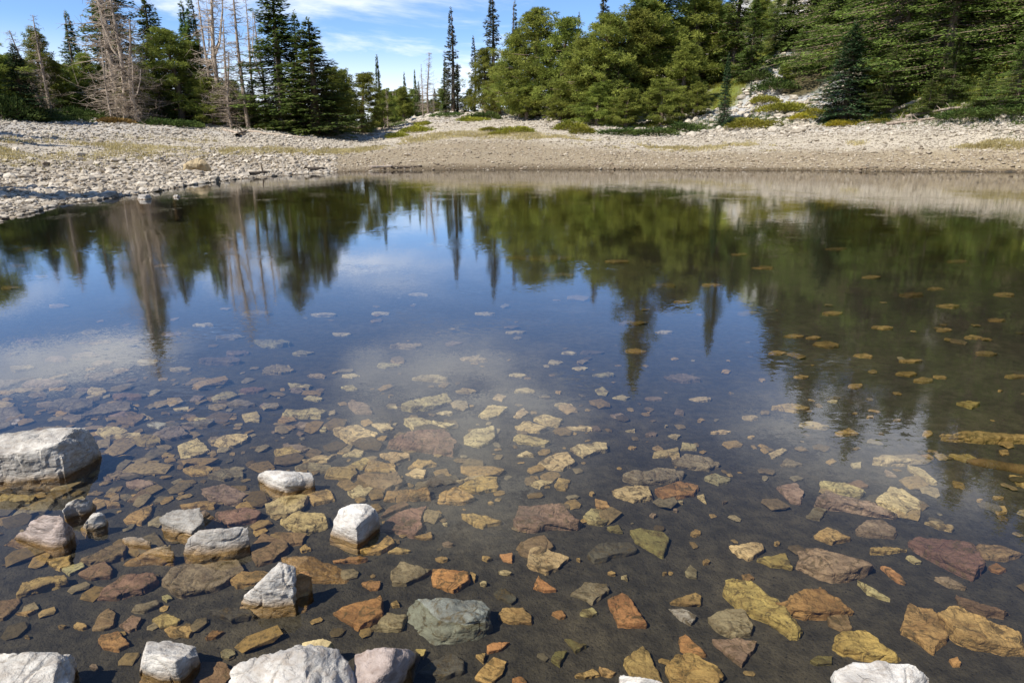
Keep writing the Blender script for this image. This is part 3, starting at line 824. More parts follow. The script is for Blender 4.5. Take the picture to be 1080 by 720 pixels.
def gen_spruce(seed, sparse=0.0, wide=1.0, skirt=.03, mat_=None, dead_low=False, irregular=.25, dens=1.7, leaf=.68):
    """10 m tall conifer, radius about 1.5*wide"""
    g = np.random.default_rng(seed); H = 10.0
    tb = TB(); bend = g.normal(0, .08, 2)
    trunk = [(bend[0]*math.sin(k/10*3), bend[1]*math.sin(k/10*2.5), H*k/10) for k in range(11)]
    tb.tube(trunk, [.17*(1-k/10.5)+.01 for k in range(11)], 6)
    C, Dv, Wd, Ls, Ws, Tn = [], [], [], [], [], []
    z = H*skirt
    lob = g.random(5)
    while z < H*.985:
        u = z/H
        prof_ = (1-u)**.80*(1.5*wide)*(1 if u > .12 else .75+2*u)
        nb = int(6+3*g.random()) if u < .9 else 4
        for k in range(nb):
            if g.random() < sparse*(.9 if u < .65 else .55): 
                if g.random() < .4:
                    az = g.random()*6.283; Lb = prof_*g.uniform(.4, .8)
                    tb.tube([(0, 0, z), (math.cos(az)*Lb, math.sin(az)*Lb, z-.1*Lb)], [.02, .006], 3)
                continue
            az = g.random()*6.283
            lump = 1+irregular*math.sin(az*2+z*1.3+lob[0]*6)+irregular*.7*math.sin(az*3-z*2.1+lob[1]*6)
            Lb = max(.12, prof_*g.uniform(.68, 1.12)*lump)
            dz = (-.25 if u < .5 else .02+.5*(u-.5)) + g.normal(0, .08)
            out = np.array([math.cos(az), math.sin(az), 0]); sd = np.array([-math.sin(az), math.cos(az), 0])
            if Lb > .4: tb.tube([(0, 0, z), tuple(out*Lb*.55+[0, 0, z+dz*Lb*.5]), tuple(out*Lb*.92+[0, 0, z+dz*Lb*.75])], [.028, .016, .006], 3)
            m = int((6+Lb*16)*dens)
            s = g.uniform(.18 if u > .5 else .3, 1, m)
            cz = z+dz*Lb*s + .18*Lb*s*s*(.6)
            cen = out*(s*Lb)[:, None]; cen[:, 2] = cz
            spread = (.5*(1-s)+.12)*Lb*.55*g.uniform(-1, 1, m)
            cen += sd*spread[:, None]; cen[:, 2] += g.normal(-.03, .05, m)-abs(spread)*.25
            d = unit(out*g.uniform(.5, 1, (m, 1))+sd*(np.sign(spread)*g.uniform(.2, .9, m))[:, None]+np.array([0, 0, 1])*g.uniform(-.55, .2, (m, 1)))
            w = unit(np.cross(d, np.array([0, 0, 1.0]))+g.normal(0, .35, (m, 3)))
            C.append(cen); Dv.append(d); Wd.append(w)
            Ls.append(g.uniform(.16, .34, m)*leaf*(1 if u < .8 else .75)); Ws.append(g.uniform(.045, .09, m)*leaf); Tn.append(np.clip(g.normal(.45, .2)+g.normal(0, .15, m), 0, 1))
        z += g.uniform(.10, .17)*(1+.4*sparse)
    # leader
    m = 30; s = g.random(m); cen = np.stack([g.normal(0, .03, m), g.normal(0, .03, m), H*(.95+.06*s)], 1)
    C.append(cen); Dv.append(unit(g.normal(0, 1, (m, 3))+[0, 0, 1.2])); Wd.append(unit(g.normal(0, 1, (m, 3)))); Ls.append(np.full(m, .18)); Ws.append(np.full(m, .03)); Tn.append(np.full(m, .6))
    v, f = quads(np.concatenate(C), np.concatenate(Dv), np.concatenate(Wd), np.concatenate(Ls), np.concatenate(Ws), g)
    return tb.mesh('trunk', M_BARK), mesh_np('crown', v, f, [mat_ or M_SPRUCE], {'tone': np.repeat(np.concatenate(Tn), 4)})

def gen_pine(seed, wide=1.0, low=.08, mat_=None):
    """8 m bushy pine, several limbs carrying rounded tufts"""
    g = np.random.default_rng(seed); H = 8.0
    tb = TB(); lean = g.normal(0, .25, 2)
    tk = lambda u: np.array([lean[0]*u*u+.12*math.sin(u*5), lean[1]*u*u, H*.93*u])
    tb.tube([tk(k/8) for k in range(9)], [.22*(1-k/9)+.015 for k in range(9)], 6)
    C, Dv, Wd, Ls, Ws, Tn = [], [], [], [], [], []
    nl = 58
    for k in range(nl):
        u = low+(1-low)*((k+g.random())/nl)**.9
        az = k*2.4+g.normal(0, .5)
        R0 = 2.1*wide*(math.sin(min(1, (1.05-u)*1.25)*math.pi*.5))**.8*g.uniform(.6, 1.15)
        out = np.array([math.cos(az), math.sin(az), 0]); p0 = tk(min(u, .98))
        rise = g.uniform(-.05, .35)+.5*max(0, u-.6)
        p1 = p0+out*R0*.5+np.array([0, 0, R0*rise*.3]); p2 = p0+out*R0+np.array([0, 0, R0*rise])
        tb.tube([p0, p1, p2], [.05*(1.2-u), .03, .01], 4)
        nc = int(4+R0*3.2)
        for q in range(nc):
            s = g.uniform(.35, 1.02) if u < .85 else g.uniform(.1, 1)
            c = p0+(p2-p0)*s+g.normal(0, .16+.10*R0*s, 3)*[1, 1, .6]
            r = g.uniform(.18, .34); m = int(46+r*110); tone = np.clip(g.normal(.5, .30), 0, 1)
            d = unit(g.normal(0, 1, (m, 3))+[0, 0, .5]); 
            C.append(c+d*r*g.uniform(.15, .9, (m, 1))*[1, 1, .7]); Dv.append(unit(d+g.normal(0, .4, (m, 3))+out*.3)); Wd.append(unit(g.normal(0, 1, (m, 3))))
            Ls.append(g.uniform(.12, .26, m)); Ws.append(g.uniform(.016, .034, m)); Tn.append(np.clip(tone+g.normal(0, .1, m), 0, 1))
    v, f = quads(np.concatenate(C), np.concatenate(Dv), np.concatenate(Wd), np.concatenate(Ls), np.concatenate(Ws), g)
    return tb.mesh('trunk', M_BARK), mesh_np('crown', v, f, [mat_ or M_PINE], {'tone': np.repeat(np.concatenate(Tn), 4)})

def gen_snag(seed, twigs=150, m=None, fork=False, long=1.0):
    g = np.random.default_rng(seed); H = 10.0; m = m or M_DEAD
    tb = TB(); br = TB(); w = g.normal(0, .12, 4)
    tk = lambda u: np.array([w[0]*math.sin(u*4)+w[1]*u, w[2]*math.sin(u*5)+w[3]*u, H*u])
    tb.tube([tk(k/12) for k in range(13)], [.16*(1-k/12.6)**.8+.012 for k in range(13)], 6)
    if fork:
        for q in range(2):
            az = g.random()*6.28; u0 = g.uniform(.35, .55); o = np.array([math.cos(az), math.sin(az), 0])
            tb.tube([tk(u0), tk(u0+.08)+o*.45, tk(u0+.25)+o*.75, tk(u0+.42)+o*.8], [.08, .065, .045, .015], 5)
    for k in range(twigs):
        u = g.uniform(.06, .99); az = g.random()*6.283; L = (1.25*(1-u)**.6+.15)*g.uniform(.25, 1.1)**1.5*long
        o = np.array([math.cos(az), math.sin(az), 0]); dz = g.uniform(-.45, .35); p = tk(u)
        a = p+o*L*.5+[0, 0, dz*L*.3]; b = p+o*L+np.append(g.normal(0, .12, 2), dz*L+g.normal(0, .15))
        br.tube([p, a, b], [.036*(1.1-u)+.010, .018, .006], 3)
        for q in range(int(2+L*4)):
            s = g.uniform(.3, 1); c = p+(b-p)*s; l2 = g.uniform(.12, .45)*L+.06; d = unit(g.normal(0, 1, 3)+o*.6)
            br.tube([c, c+d*l2], [.009, .003], 3)
    return tb.mesh('trunk', m), br.mesh('branches', m)

print('trees')
KINDS = {
 'spruce': [gen_spruce(s, .10, w, .02, None, irregular=.3) for s, w in ((1, 1.0), (2, 1.15), (3, .85), (4, 1.25))],
 'thin': [gen_spruce(s, .45, .62, .06, M_SPARSE, irregular=.3) for s in (11, 12, 13)],
 'narrow': [gen_spruce(s, .2, .6, .03, None, irregular=.25) for s in (21, 22)],
 'blue': [gen_spruce(31, 0, .95, .0, M_BLUE, irregular=.12), gen_spruce(32, 0, 1.5, .0, M_BLUE, irregular=.2)],
 'layered': [gen_spruce(41, .16, 1.7, .0, M_FIR, irregular=.45, dens=2.8, leaf=.45), gen_spruce(42, .16, 1.5, .0, M_FIR, irregular=.45, dens=2.8, leaf=.45)],
 'pine': [gen_pine(s, w, l) for s, w, l in ((51, 1, .10), (52, 1.2, .06), (53, .85, .15), (54, 1.1, .04))],
 'snag': [gen_snag(61, 190, None, False, 1.3), gen_snag(62, 160, M_DEADG, False, 1.2), gen_snag(63, 260, M_DEAD, True, 1.5), gen_snag(64, 130, M_DEAD, True, 1.4), gen_snag(65, 190, M_DEADG, False, 1.7)],
}
BASEH = dict(spruce=10.2, thin=10.2, narrow=10.2, blue=10.2, layered=10.2, pine=8.0, snag=10.0)
NAMES = dict(spruce='spruce_tree', thin='spruce_tree', narrow='spruce_tree', blue='spruce_tree', layered='fir_tree', pine='pine_tree', snag='dead_tree')
ntree = [0]
WF = dict(spruce=1.45, narrow=1.35, thin=1.2, blue=1.2, layered=1.15, pine=1.3, snag=1.15)
def tree(kind, px, py, d, label, group=None, wid=1.0, var=None, mode='D', lean=0, sink=.1):
    """px,py: the pixel of the tip seen directly ('D') or mirrored in the lake ('R')"""
    az, te = azel(px, py)
    if az < hx(400):
        hp = 540+math.tan(az)*750.9; d += float(np.interp(hp, OLD[0], OLD[2])-np.interp(hp, OLD[0], OLD[1]))*(1 if group == GL or group == GC else 0)
    tipz = CAMZ+d*te if mode == 'D' else -(CAMZ+d*te)
    bx = az
    x, y = d*math.sin(bx), d*math.cos(bx); z = tz1(x, y)-sink
    h = max(1.0, tipz-z)
    var = ntree[0] if var is None else var; ntree[0] += 1
    a, b = KINDS[kind][var % len(KINDS[kind])]
    sh = h/BASEH[kind]; sw = (sh*.6+.4*min(1.4, sh))*wid*(WF.get(kind, 1.25)*(1.12 if px < 360 else 1))
    root = empty(NAMES[kind], (x, y, z)); root.scale = (sw, sw, sh); root.rotation_euler = (0, R(lean), random.random()*6.28) if not lean else (0, R(lean), 0)
    link('trunk', a, root); link('branches' if kind == 'snag' else 'crown', b, root)
    tag(root, label, NAMES[kind].replace('_', ' '), group)
    return root
GL = 'trees along the left shore'; GC = 'far trees in the gap'; GR = 'trees on the right slope'
T_ = [
 # left group
 ('pine', 0, 330, 44, 'dark pine at the far left edge reaching out of the frame', GL, 1.3, 1, 'R'),
 ('blue', 12, 44, 45, 'dense dark green young spruce at the far left above the grassy bank', GL, 1.35, 1, 'D'),
 ('pine', -25, 60, 47, 'bushy pine cut by the left edge behind the young spruce', GL, 1.1, 0, 'D'),
 ('snag', 88, 306, 54, 'tall pale dead tree leaning left, leftmost bare trunk against the sky', GL, 1.0, 1, 'R'),
 ('snag', 33, 30, 50, 'bare dead tree bowed to the left beside the dark young spruce', GL, .9, 4, 'D', -14),
 ('pine', 33, 26, 56, 'thin olive pine behind the bowed dead tree', GL, .7, 2, 'D'),
 ('spruce', 69, 10, 60, 'pointed dark spruce standing right of the leftmost bare trunk', GL, .85, 2, 'D'),
 ('pine', 52, 60, 57, 'low green pine between the leaning dead trunks', GL, .8, 3, 'D'),
 ('pine', 84, 52, 58, 'short bushy pine under the pointed dark spruce', GL, .8, 0, 'D'),
 ('narrow', 98, -14, 62, 'narrow spruce left of the tangle of dead trunks', GL, .9, 0, 'D'),
 ('snag', 104, 38, 50, 'slim white dead trunk standing in front, left of the tangle', GL, .5, 3, 'D'),
 ('snag', 108, -35, 52, 'pale twisted dead tree in the left tangle', GL, .9, 2, 'D'),
 ('snag', 170, 396, 54, 'tallest bleached dead tree with dense twigs, left tangle', GL, 1.0, 4, 'R'),
 ('snag', 130, 20, 51, 'grey dead tree with wide low branches, right side of the left tangle', GL, 1.3, 4, 'D'),
 ('snag', 137, 60, 50, 'short pale dead tree at the foot of the left tangle', GL, 1.2, 2, 'D'),
 ('spruce', 172, 380, 60, 'tallest green spruce directly behind the left tangle of dead trees', GL, .75, 3, 'R'),
 ('spruce', 152, -10, 58, 'tall dark spruce right of the tangle of dead trees', GL, 1.05, 0, 'D'),
 ('pine', 136, 66, 53, 'dark bushy pine in front of the tall dark spruce', GL, .9, 2, 'D'),
 ('pine', 178, 26, 55, 'green many-stemmed pine with upswept limbs, mid left', GL, 1.05, 1, 'D'),
 ('spruce', 163, 70, 54, 'low dark spruce on the shore below the upswept pine', GL, 1.3, 1, 'D'),
 ('narrow', 190, -1, 66, 'slender spire of a spruce rising behind the upswept pine', GL, .9, 1, 'D'),
 ('pine', 200, 40, 58, 'dark pine right of the slender spire', GL, .9, 3, 'D'),
 ('spruce', 238, 318, 58, 'half dead spruce with pale bare tops, mid left', GL, .85, 2, 'R'),
 ('snag', 208, -20, 55, 'pale dead trunk left of the half dead spruce', GL, .6, 3, 'D'),
 ('snag', 216, -60, 55, 'pale forked dead tree in front of the half dead spruce', GL, .7, 2, 'D'),
 ('snag', 228, 20, 54, 'short forked dead tree leaning right of the half dead spruce', GL, .8, 0, 'D', 5),
 ('pine', 219, 78, 54, 'low olive pine under the half dead spruce', GL, 1.1, 3, 'D'),
 ('snag', 245, -30, 54, 'dark bare trunk with a twisted white foot', GL, .7, 1, 'D'),
 ('snag', 236, 55, 53, 'tangled grey dead bush-like tree beside the twisted white foot', GL, 1.2, 4, 'D'),
 ('snag', 257, -8, 60, 'pale pinkish dead spire in the open sky, left of two', GL, .5, 3, 'D'),
 ('snag', 268, 12, 61, 'pinkish dead tree with raised arms in the open sky', GL, .7, 2, 'D'),
 ('snag', 281, 15, 60, 'thin dead tree leaning right against the big twin spruce', GL, .5, 0, 'D', 4),
 ('spruce', 262, 84, 56, 'small dark spruce below the pinkish dead trees', GL, 1.2, 0, 'D'),
 ('pine', 245, 95, 57, 'low dark pine behind the twisted white foot', GL, 1.1, 1, 'D'),
 ('spruce', 317, 330, 58, 'big dark twin-topped spruce on the shore, its taller left half', GL, 1.3, 3, 'R'),
 ('spruce', 324, 18, 58, 'dark right half of the big twin-topped spruce with ragged crown', GL, 1.55, 1, 'D'),
 ('spruce', 310, 10, 60, 'middle spire of the big twin-topped spruce', GL, .9, 0, 'D'),
 ('snag', 291, 60, 56, 'short white dead stick at the left foot of the twin-topped spruce', GL, .35, 1, 'D'),
 ('pine', 349, 68, 64, 'shaded pine at the right foot of the twin-topped spruce', GL, 1.1, 0, 'D'),
 # gap
 ('pine', 362, 70, 74, 'olive pine just left of the broad mid-sized pine', GC, .8, 2, 'D'),
 ('pine', 380, 73, 72, 'broad mid-sized pine left of the open gap', GC, 1.15, 3, 'D'),
 ('narrow', 397, 57, 84, 'small dark spire rising behind the broad mid-sized pine', GC, .8, 0, 'D'),
 ('pine', 404, 92, 80, 'low pine right of the small dark spire', GC, 1.0, 1, 'D'),
 ('snag', 407, 92, 78, 'short reddish dead trunk at the left of the gap', GC, .5, 3, 'D'),
 ('pine', 416, 100, 105, 'distant low pine left in the gap', GC, 1.0, 0, 'D'),
 ('narrow', 426, 76, 115, 'thin distant spire, leftmost in the gap', GC, .8, 1, 'D'),
 ('pine', 424, 90, 100, 'distant bushy pine in the middle of the gap', GC, 1.1, 2, 'D'),
 ('narrow', 437, 73, 110, 'thin distant spire left of the brown dead tree', GC, .7, 0, 'D'),
 ('spruce', 441, 85, 100, 'distant dark spruce at the foot of the brown dead tree', GC, .8, 2, 'D'),
 ('snag', 450, 55, 96, 'brown dead spruce in the gap, tallest there', GC, .9, 4, 'D'),
 ('snag', 444, 68, 98, 'slim dead tree touching the left of the brown dead spruce', GC, .6, 1, 'D'),
 ('snag', 457, 88, 96, 'short bare trunk right of the brown dead spruce', GC, .5, 3, 'D'),
 ('thin', 475, 7, 92, 'tall narrow spruce standing alone right of the gap', GC, 1.05, 0, 'D'),
 ('narrow', 469, 60, 93, 'lower green spruce hugging the left of the tall narrow one', GC, 1.1, 1, 'D'),
 ('narrow', 482, 66, 95, 'short dark spruce hugging the right of the tall narrow one', GC, 1.1, 0, 'D'),
 ('thin', 499, 37, 94, 'grey sparse tree between the two tall narrow spruces', GC, .8, 2, 'D'),
 ('thin', 521, 316, 92, 'tall sparse spruce with its tip near the top edge, left of the big pine', GC, 1.15, 1, 'R'),
 ('thin', 543, 0, 90, 'sparse spire behind the left shoulder of the big pine', GC, .8, 2, 'D'),
 ('pine', 511, 48, 86, 'green pine left of the big round pine', GC, .85, 0, 'D'),
 ('pine', 494, 92, 92, 'low dark pine on the pale boulder field', GC, .9, 3, 'D'),
 ('pine', 527, 62, 84, 'mid green pine filling the left side of the big round pine', GC, 1.0, 1, 'D'),
 # right mass, front row
 ('pine', 566, 2, 76, 'big round-headed pine, leftmost of the dense right stand', GR, 1.05, 1, 'D'),
 ('pine', 549, 30, 78, 'left shoulder pine of the dense right stand', GR, 1.0, 3, 'D'),
 ('pine', 555, 80, 74, 'low pine at the left foot of the round-headed pine', GR, 1.2, 0, 'D'),
 ('pine', 594, 14, 74, 'pine right of the round-headed pine, with a greyish top', GR, 1.05, 0, 'D'),
 ('thin', 611, 12, 80, 'small grey spire between the pines of the right stand', GR, .7, 0, 'D'),
 ('thin', 626, 322, 80, 'dark sparse spruce rising out of the frame left of the high pines', GR, 1.2, 1, 'R'),
 ('pine', 617, 34, 68, 'pine under the small grey spire', GR, 1.1, 2, 'D'),
 ('pine', 592, 88, 70, 'low overhanging pine above the dark hollow', GR, 1.1, 1, 'D'),
 ('pine', 640, 6, 68, 'high pine right of the dark sparse spruce', GR, 1.15, 3, 'D'),
 ('pine', 632, 84, 65, 'low broad pine on the shore, left of the blue-green young spruce', GR, 1.5, 1, 'D'),
 ('spruce', 667, 418, 74, 'very tall spruce whose mirrored tip points farthest down in mid lake', GR, 1.0, 0, 'R'),
 ('pine', 668, 2, 70, 'dense pine in front of the very tall spruce', GR, 1.2, 2, 'D'),
 ('pine', 662, 92, 63, 'low shore pine with overhanging boughs, left of the dark shrubs', GR, 1.5, 0, 'D'),
 ('spruce', 654, 50, 66, 'dark spruce in the middle of the dense pines', GR, 1.2, 1, 'D'),
 ('pine', 692, -8, 72, 'tall pine with a pale dead limb in the dense stand', GR, 1.1, 0, 'D'),
 ('pine', 700, 80, 64, 'low shaggy pine behind the dark shore shrubs', GR, 1.4, 3, 'D'),
 ('pine', 715, 330, 78, 'high slope pine mirrored in the middle of the right half', GR, 1.2, 1, 'R'),
 ('spruce', 746, 376, 76, 'slim spruce mirrored as a short dark spike right of mid lake', GR, .8, 2, 'R'),
 ('pine', 726, 40, 68, 'light green pine left above the blue-green young spruce', GR, 1.2, 2, 'D'),
 ('pine', 737, 85, 65, 'small pine just left of the blue-green young spruce', GR, 1.1, 1, 'D'),
 ('blue', 769, 55, 61.5, 'slim blue-green young spruce at the edge of the cobble beach', GR, .8, 0, 'D'),
 ('pine', 770, 2, 84, 'airy pine above the blue-green young spruce', GR, 1.15, 0, 'D'),
 ('pine', 745, -20, 82, 'yellowish pine on the upper slope left of the airy pine', GR, 1.2, 3, 'D'),
 ('pine', 787, 50, 80, 'small pine above the left scree strip', GR, .9, 2, 'D'),
 ('pine', 805, -10, 92, 'pale green pine high above the scree', GR, 1.2, 1, 'D'),
 ('blue', 793, 84, 68, 'tiny conifer growing on the scree strip', GR, .6, 0, 'D'),
 ('pine', 829, 66, 70, 'bushy pine between the two scree strips', GR, 1.3, 3, 'D'),
 ('spruce', 815, 400, 82, 'tall spruce high above the scree strips', GR, 1.2, 3, 'R'),
 ('layered', 845, 455, 70, 'very tall dark fir right of the scree strips', GR, 1.1, 0, 'R'),
 ('layered', 849, 22, 72, 'dark shaded fir with drooping boughs above the scree', GR, 1.0, 1, 'D'),
 ('blue', 903, 22, 59, 'dense dark layered spruce down to the beach, right of the scree strips', GR, 1.5, 1, 'D'),
 ('layered', 890, 488, 63, 'towering fir behind the dense layered spruce', GR, 1.25, 0, 'R'),
 ('layered', 932, 462, 60, 'towering fir over the jumble of roots on the right shore', GR, 1.3, 1, 'R'),
 ('layered', 948, 42, 58, 'broad fir with light green boughs above the root jumble', GR, 1.35, 0, 'D'),
 ('layered', 1000, 540, 60, 'high fir at the right with long level boughs', GR, 1.3, 0, 'R'),
 ('layered', 1015, 30, 56, 'mid-height fir right of the root jumble with sweeping boughs', GR, 1.3, 1, 'D'),
 ('layered', 985, 80, 55.5, 'low fir overhanging the beach right of the root jumble', GR, 1.8, 0, 'D'),
 ('layered', 1052, 560, 56, 'huge fir near the right edge reaching far out of the frame', GR, 1.3, 1, 'R'),
 ('layered', 1045, 70, 54, 'low spreading fir on the bank near the right edge', GR, 1.8, 0, 'D'),
 ('layered', 1090, 20, 53, 'fir cut by the right edge of the picture', GR, 1.4, 1, 'D'),
 ('layered', 1110, 90, 52, 'low fir at the very right edge above the stones', GR, 1.8, 1, 'D'),
 ('layered', 1078, 520, 66, 'tall fir behind the huge one near the right edge', GR, 1.2, 0, 'R'),
 ('spruce', 870, 8, 78, 'dark green spruce between the two towering firs', GR, 1.5, 0, 'D'),
 ('pine', 925, 60, 60, 'low bushy pine behind the dense layered spruce', GR, 1.4, 3, 'D'),
]
for t in T_:
    tree(*t[:9], **({'lean': t[9]} if len(t) > 9 else {}))
for (x, y, h, lb) in ((-21, 14.5, 13.5, 'spruce on the near left shore, just outside the picture, shading the stones'), (-40, 26, 23, 'tall spruce outside the left edge shading the bank'),
                     (-42, 30, 22, 'second tall spruce outside the left edge shading the bank'), (-23.5, 15.5, 12, 'smaller spruce on the near left shore outside the picture')):
    a_, b_ = KINDS['spruce'][1]; z = tz1(x, y)-.1; root = empty('spruce_tree', (x, y, z)); root.scale = (1.3, 1.3, h/10.2)
    link('trunk', a_, root); link('crown', b_, root); tag(root, lb, 'spruce tree', GL)
random.seed(5)
for k in range(16):
    px = 398+72*(k+random.random()*.7)/16
    az, te = azel(px, random.uniform(88, 108)); d = random.uniform(104, 128)
    kd = 'narrow' if k % 4 == 1 else ('snag' if k % 7 == 3 else 'pine')
    tree(kd, px, 360-F*((te*math.cos(0)*cp+sp)/(cp-te*sp)) if False else random.uniform(90, 108), d, {'narrow': 'small far spire', 'pine': 'small far pine', 'snag': 'small far bare tree'}[kd]+' in the hazy row closing the gap', 'far row of '+kd+' trees closing the gap', 1.3, None, 'D')
# filler of the same stands, farther up the slope: nothing tells these apart
random.seed(11)
env_px = [560, 600, 640, 660, 681, 700, 764, 800, 839, 887, 948, 975, 1010, 1147, 1250]
env_e = [5.5, 7, 9, 8.5, 13, 10, 12, 12, 15.5, 20, 22, 17, 24, 27, 27]
for k in range(40):
    px = 585+ (1210-585)*(k+random.random()*.8)/40
    az = hx(px); d = np.interp(az, ta, tr)+random.uniform(12, 55)
    e = np.interp(px, env_px, env_e)*random.uniform(.62, .88)
    kind = 'pine' if px < 800 and random.random() < .7 else random.choice(['spruce', 'layered', 'spruce'])
    x, y = d*math.sin(az), d*math.cos(az); z = tz1(x, y)
    hgt = CAMZ+d*math.tan(R(e))-z
    if hgt < 4: hgt = random.uniform(4, 6)
    te = (z+hgt-CAMZ)/d
    f = cp-te/math.cos(az)*sp*1.0
    # direct pixel of the tip
    Yc = math.cos(az); Xc = math.sin(az); fw = Yc*cp-te*sp; up = Yc*sp+te*cp
    ppx, ppy = 540+Xc/fw*F, 360-up/fw*F
    if kind == 'pine': lb = 'bushy olive pine standing in the second rows of the right slope'
    elif kind == 'spruce': lb = 'dark pointed spruce standing in the second rows of the right slope'
    else: lb = 'spreading dark fir standing in the second rows of the right slope'
    tree(kind, ppx, ppy, d, lb, 'back row '+kind+' trees on the right slope', random.uniform(.95, 1.2), None, 'D')
for k in range(30):
    px = -40+400*(k+random.random()*.8)/30
    az = hx(px); d = np.interp(az, ta, tr)+random.uniform(10, 26)
    if 240 < px < 290: d += 8
    e = random.uniform(3.0, 5.4) if px < 250 else random.uniform(2.4, 3.6)
    te = math.tan(R(e)); Yc = math.cos(az); Xc = math.sin(az); fw = Yc*cp-te*sp; up = Yc*sp+te*cp
    kind = random.choice(['pine', 'spruce'])
    tree(kind, 540+Xc/fw*F, 360-up/fw*F, d, f'shaded green {"pine" if kind=="pine" else "spruce"} in the back row behind the left shore trees',
         'back row '+kind+' trees behind the left shore', random.uniform(1.2, 1.6), None, 'D')

# ------------------------------------------------------------------ shrubs
def gen_shrub(seed, m, flat=.55, n=2600):
    g = np.random.default_rng(seed); tb = TB()
    for k in range(14):
        az = g.random()*6.28; s = g.uniform(.5, .95)
        tb.tube([(0, 0, 0), (math.cos(az)*s*.5, math.sin(az)*s*.5, flat*.55), (math.cos(az)*s*.85, math.sin(az)*s*.85, flat*.7)], [.03, .018, .006], 3)
    d = unit(g.normal(0, 1, (n, 3))); d[:, 2] = abs(d[:, 2])
    rr = g.uniform(.6, 1.0, n)*(1+.22*np.sin(d[:, 0]*5+seed)*np.cos(d[:, 1]*4+seed))
    c = d*rr[:, None]*[1, 1, flat]
    dr = unit(d+g.normal(0, .5, (n, 3))+[0, 0, .4]); w = unit(g.normal(0, 1, (n, 3)))
    v, f = quads(c, dr, w, g.uniform(.07, .17, n), g.uniform(.02, .045, n), g)
    tone = np.clip(.5+.35*np.sin(c[:, 0]*4+seed)+g.normal(0, .18, n), 0, 1)
    return tb.mesh('stems', M_BARK), mesh_np('foliage', v, f, [m], {'tone': np.repeat(tone, 4)})
SH = {'y': [gen_shrub(s, M_SHRUB) for s in (1, 2, 3)], 'd': [gen_shrub(s, M_DSHRUB, .6) for s in (4, 5, 6)]}
ORANGE = make_foliage('autumn_leaves', (.34, .28, .03), (.50, .42, .05), .3)
SH['g'] = [gen_shrub(8, ORANGE)]
BROWN = make_foliage('russet_leaves', (.16, .10, .035), (.30, .18, .07), .2)
SH['r'] = [gen_shrub(9, BROWN, .4)]
def shrub(k, px, py, wpx, label, dd=0, flat=1.0, group='low shrubs along the tree line'):
    az = azel(px, py)[0]; te = azel(px, py)[1]
    # walk out along the column until the ground meets the line of sight
    te2 = azel(px, py+wpx*flat*.22)[1]; rb_ = float(np.interp(az, ta, tr)); d = 20.0
    while d < 130:
        x, y = d*math.sin(az), d*math.cos(az)
        if tz1(x, y) >= CAMZ+d*te2: break
        d += .5
    if d > rb_+14 and px < 620: d = rb_+1.5
    d += dd; x, y = d*math.sin(az), d*math.cos(az); z = tz1(x, y)-.08
    w = wpx*d/(F*1.0)/2*math.cos(az)
    a, b = random.choice(SH[k]); root = empty('shrub', (x, y, z)); root.scale = (w, w*.8, w*flat); root.rotation_euler = (0, 0, random.random()*6)
    link('stems', a, root); link('foliage', b, root); tag(root, label, 'shrub', group)
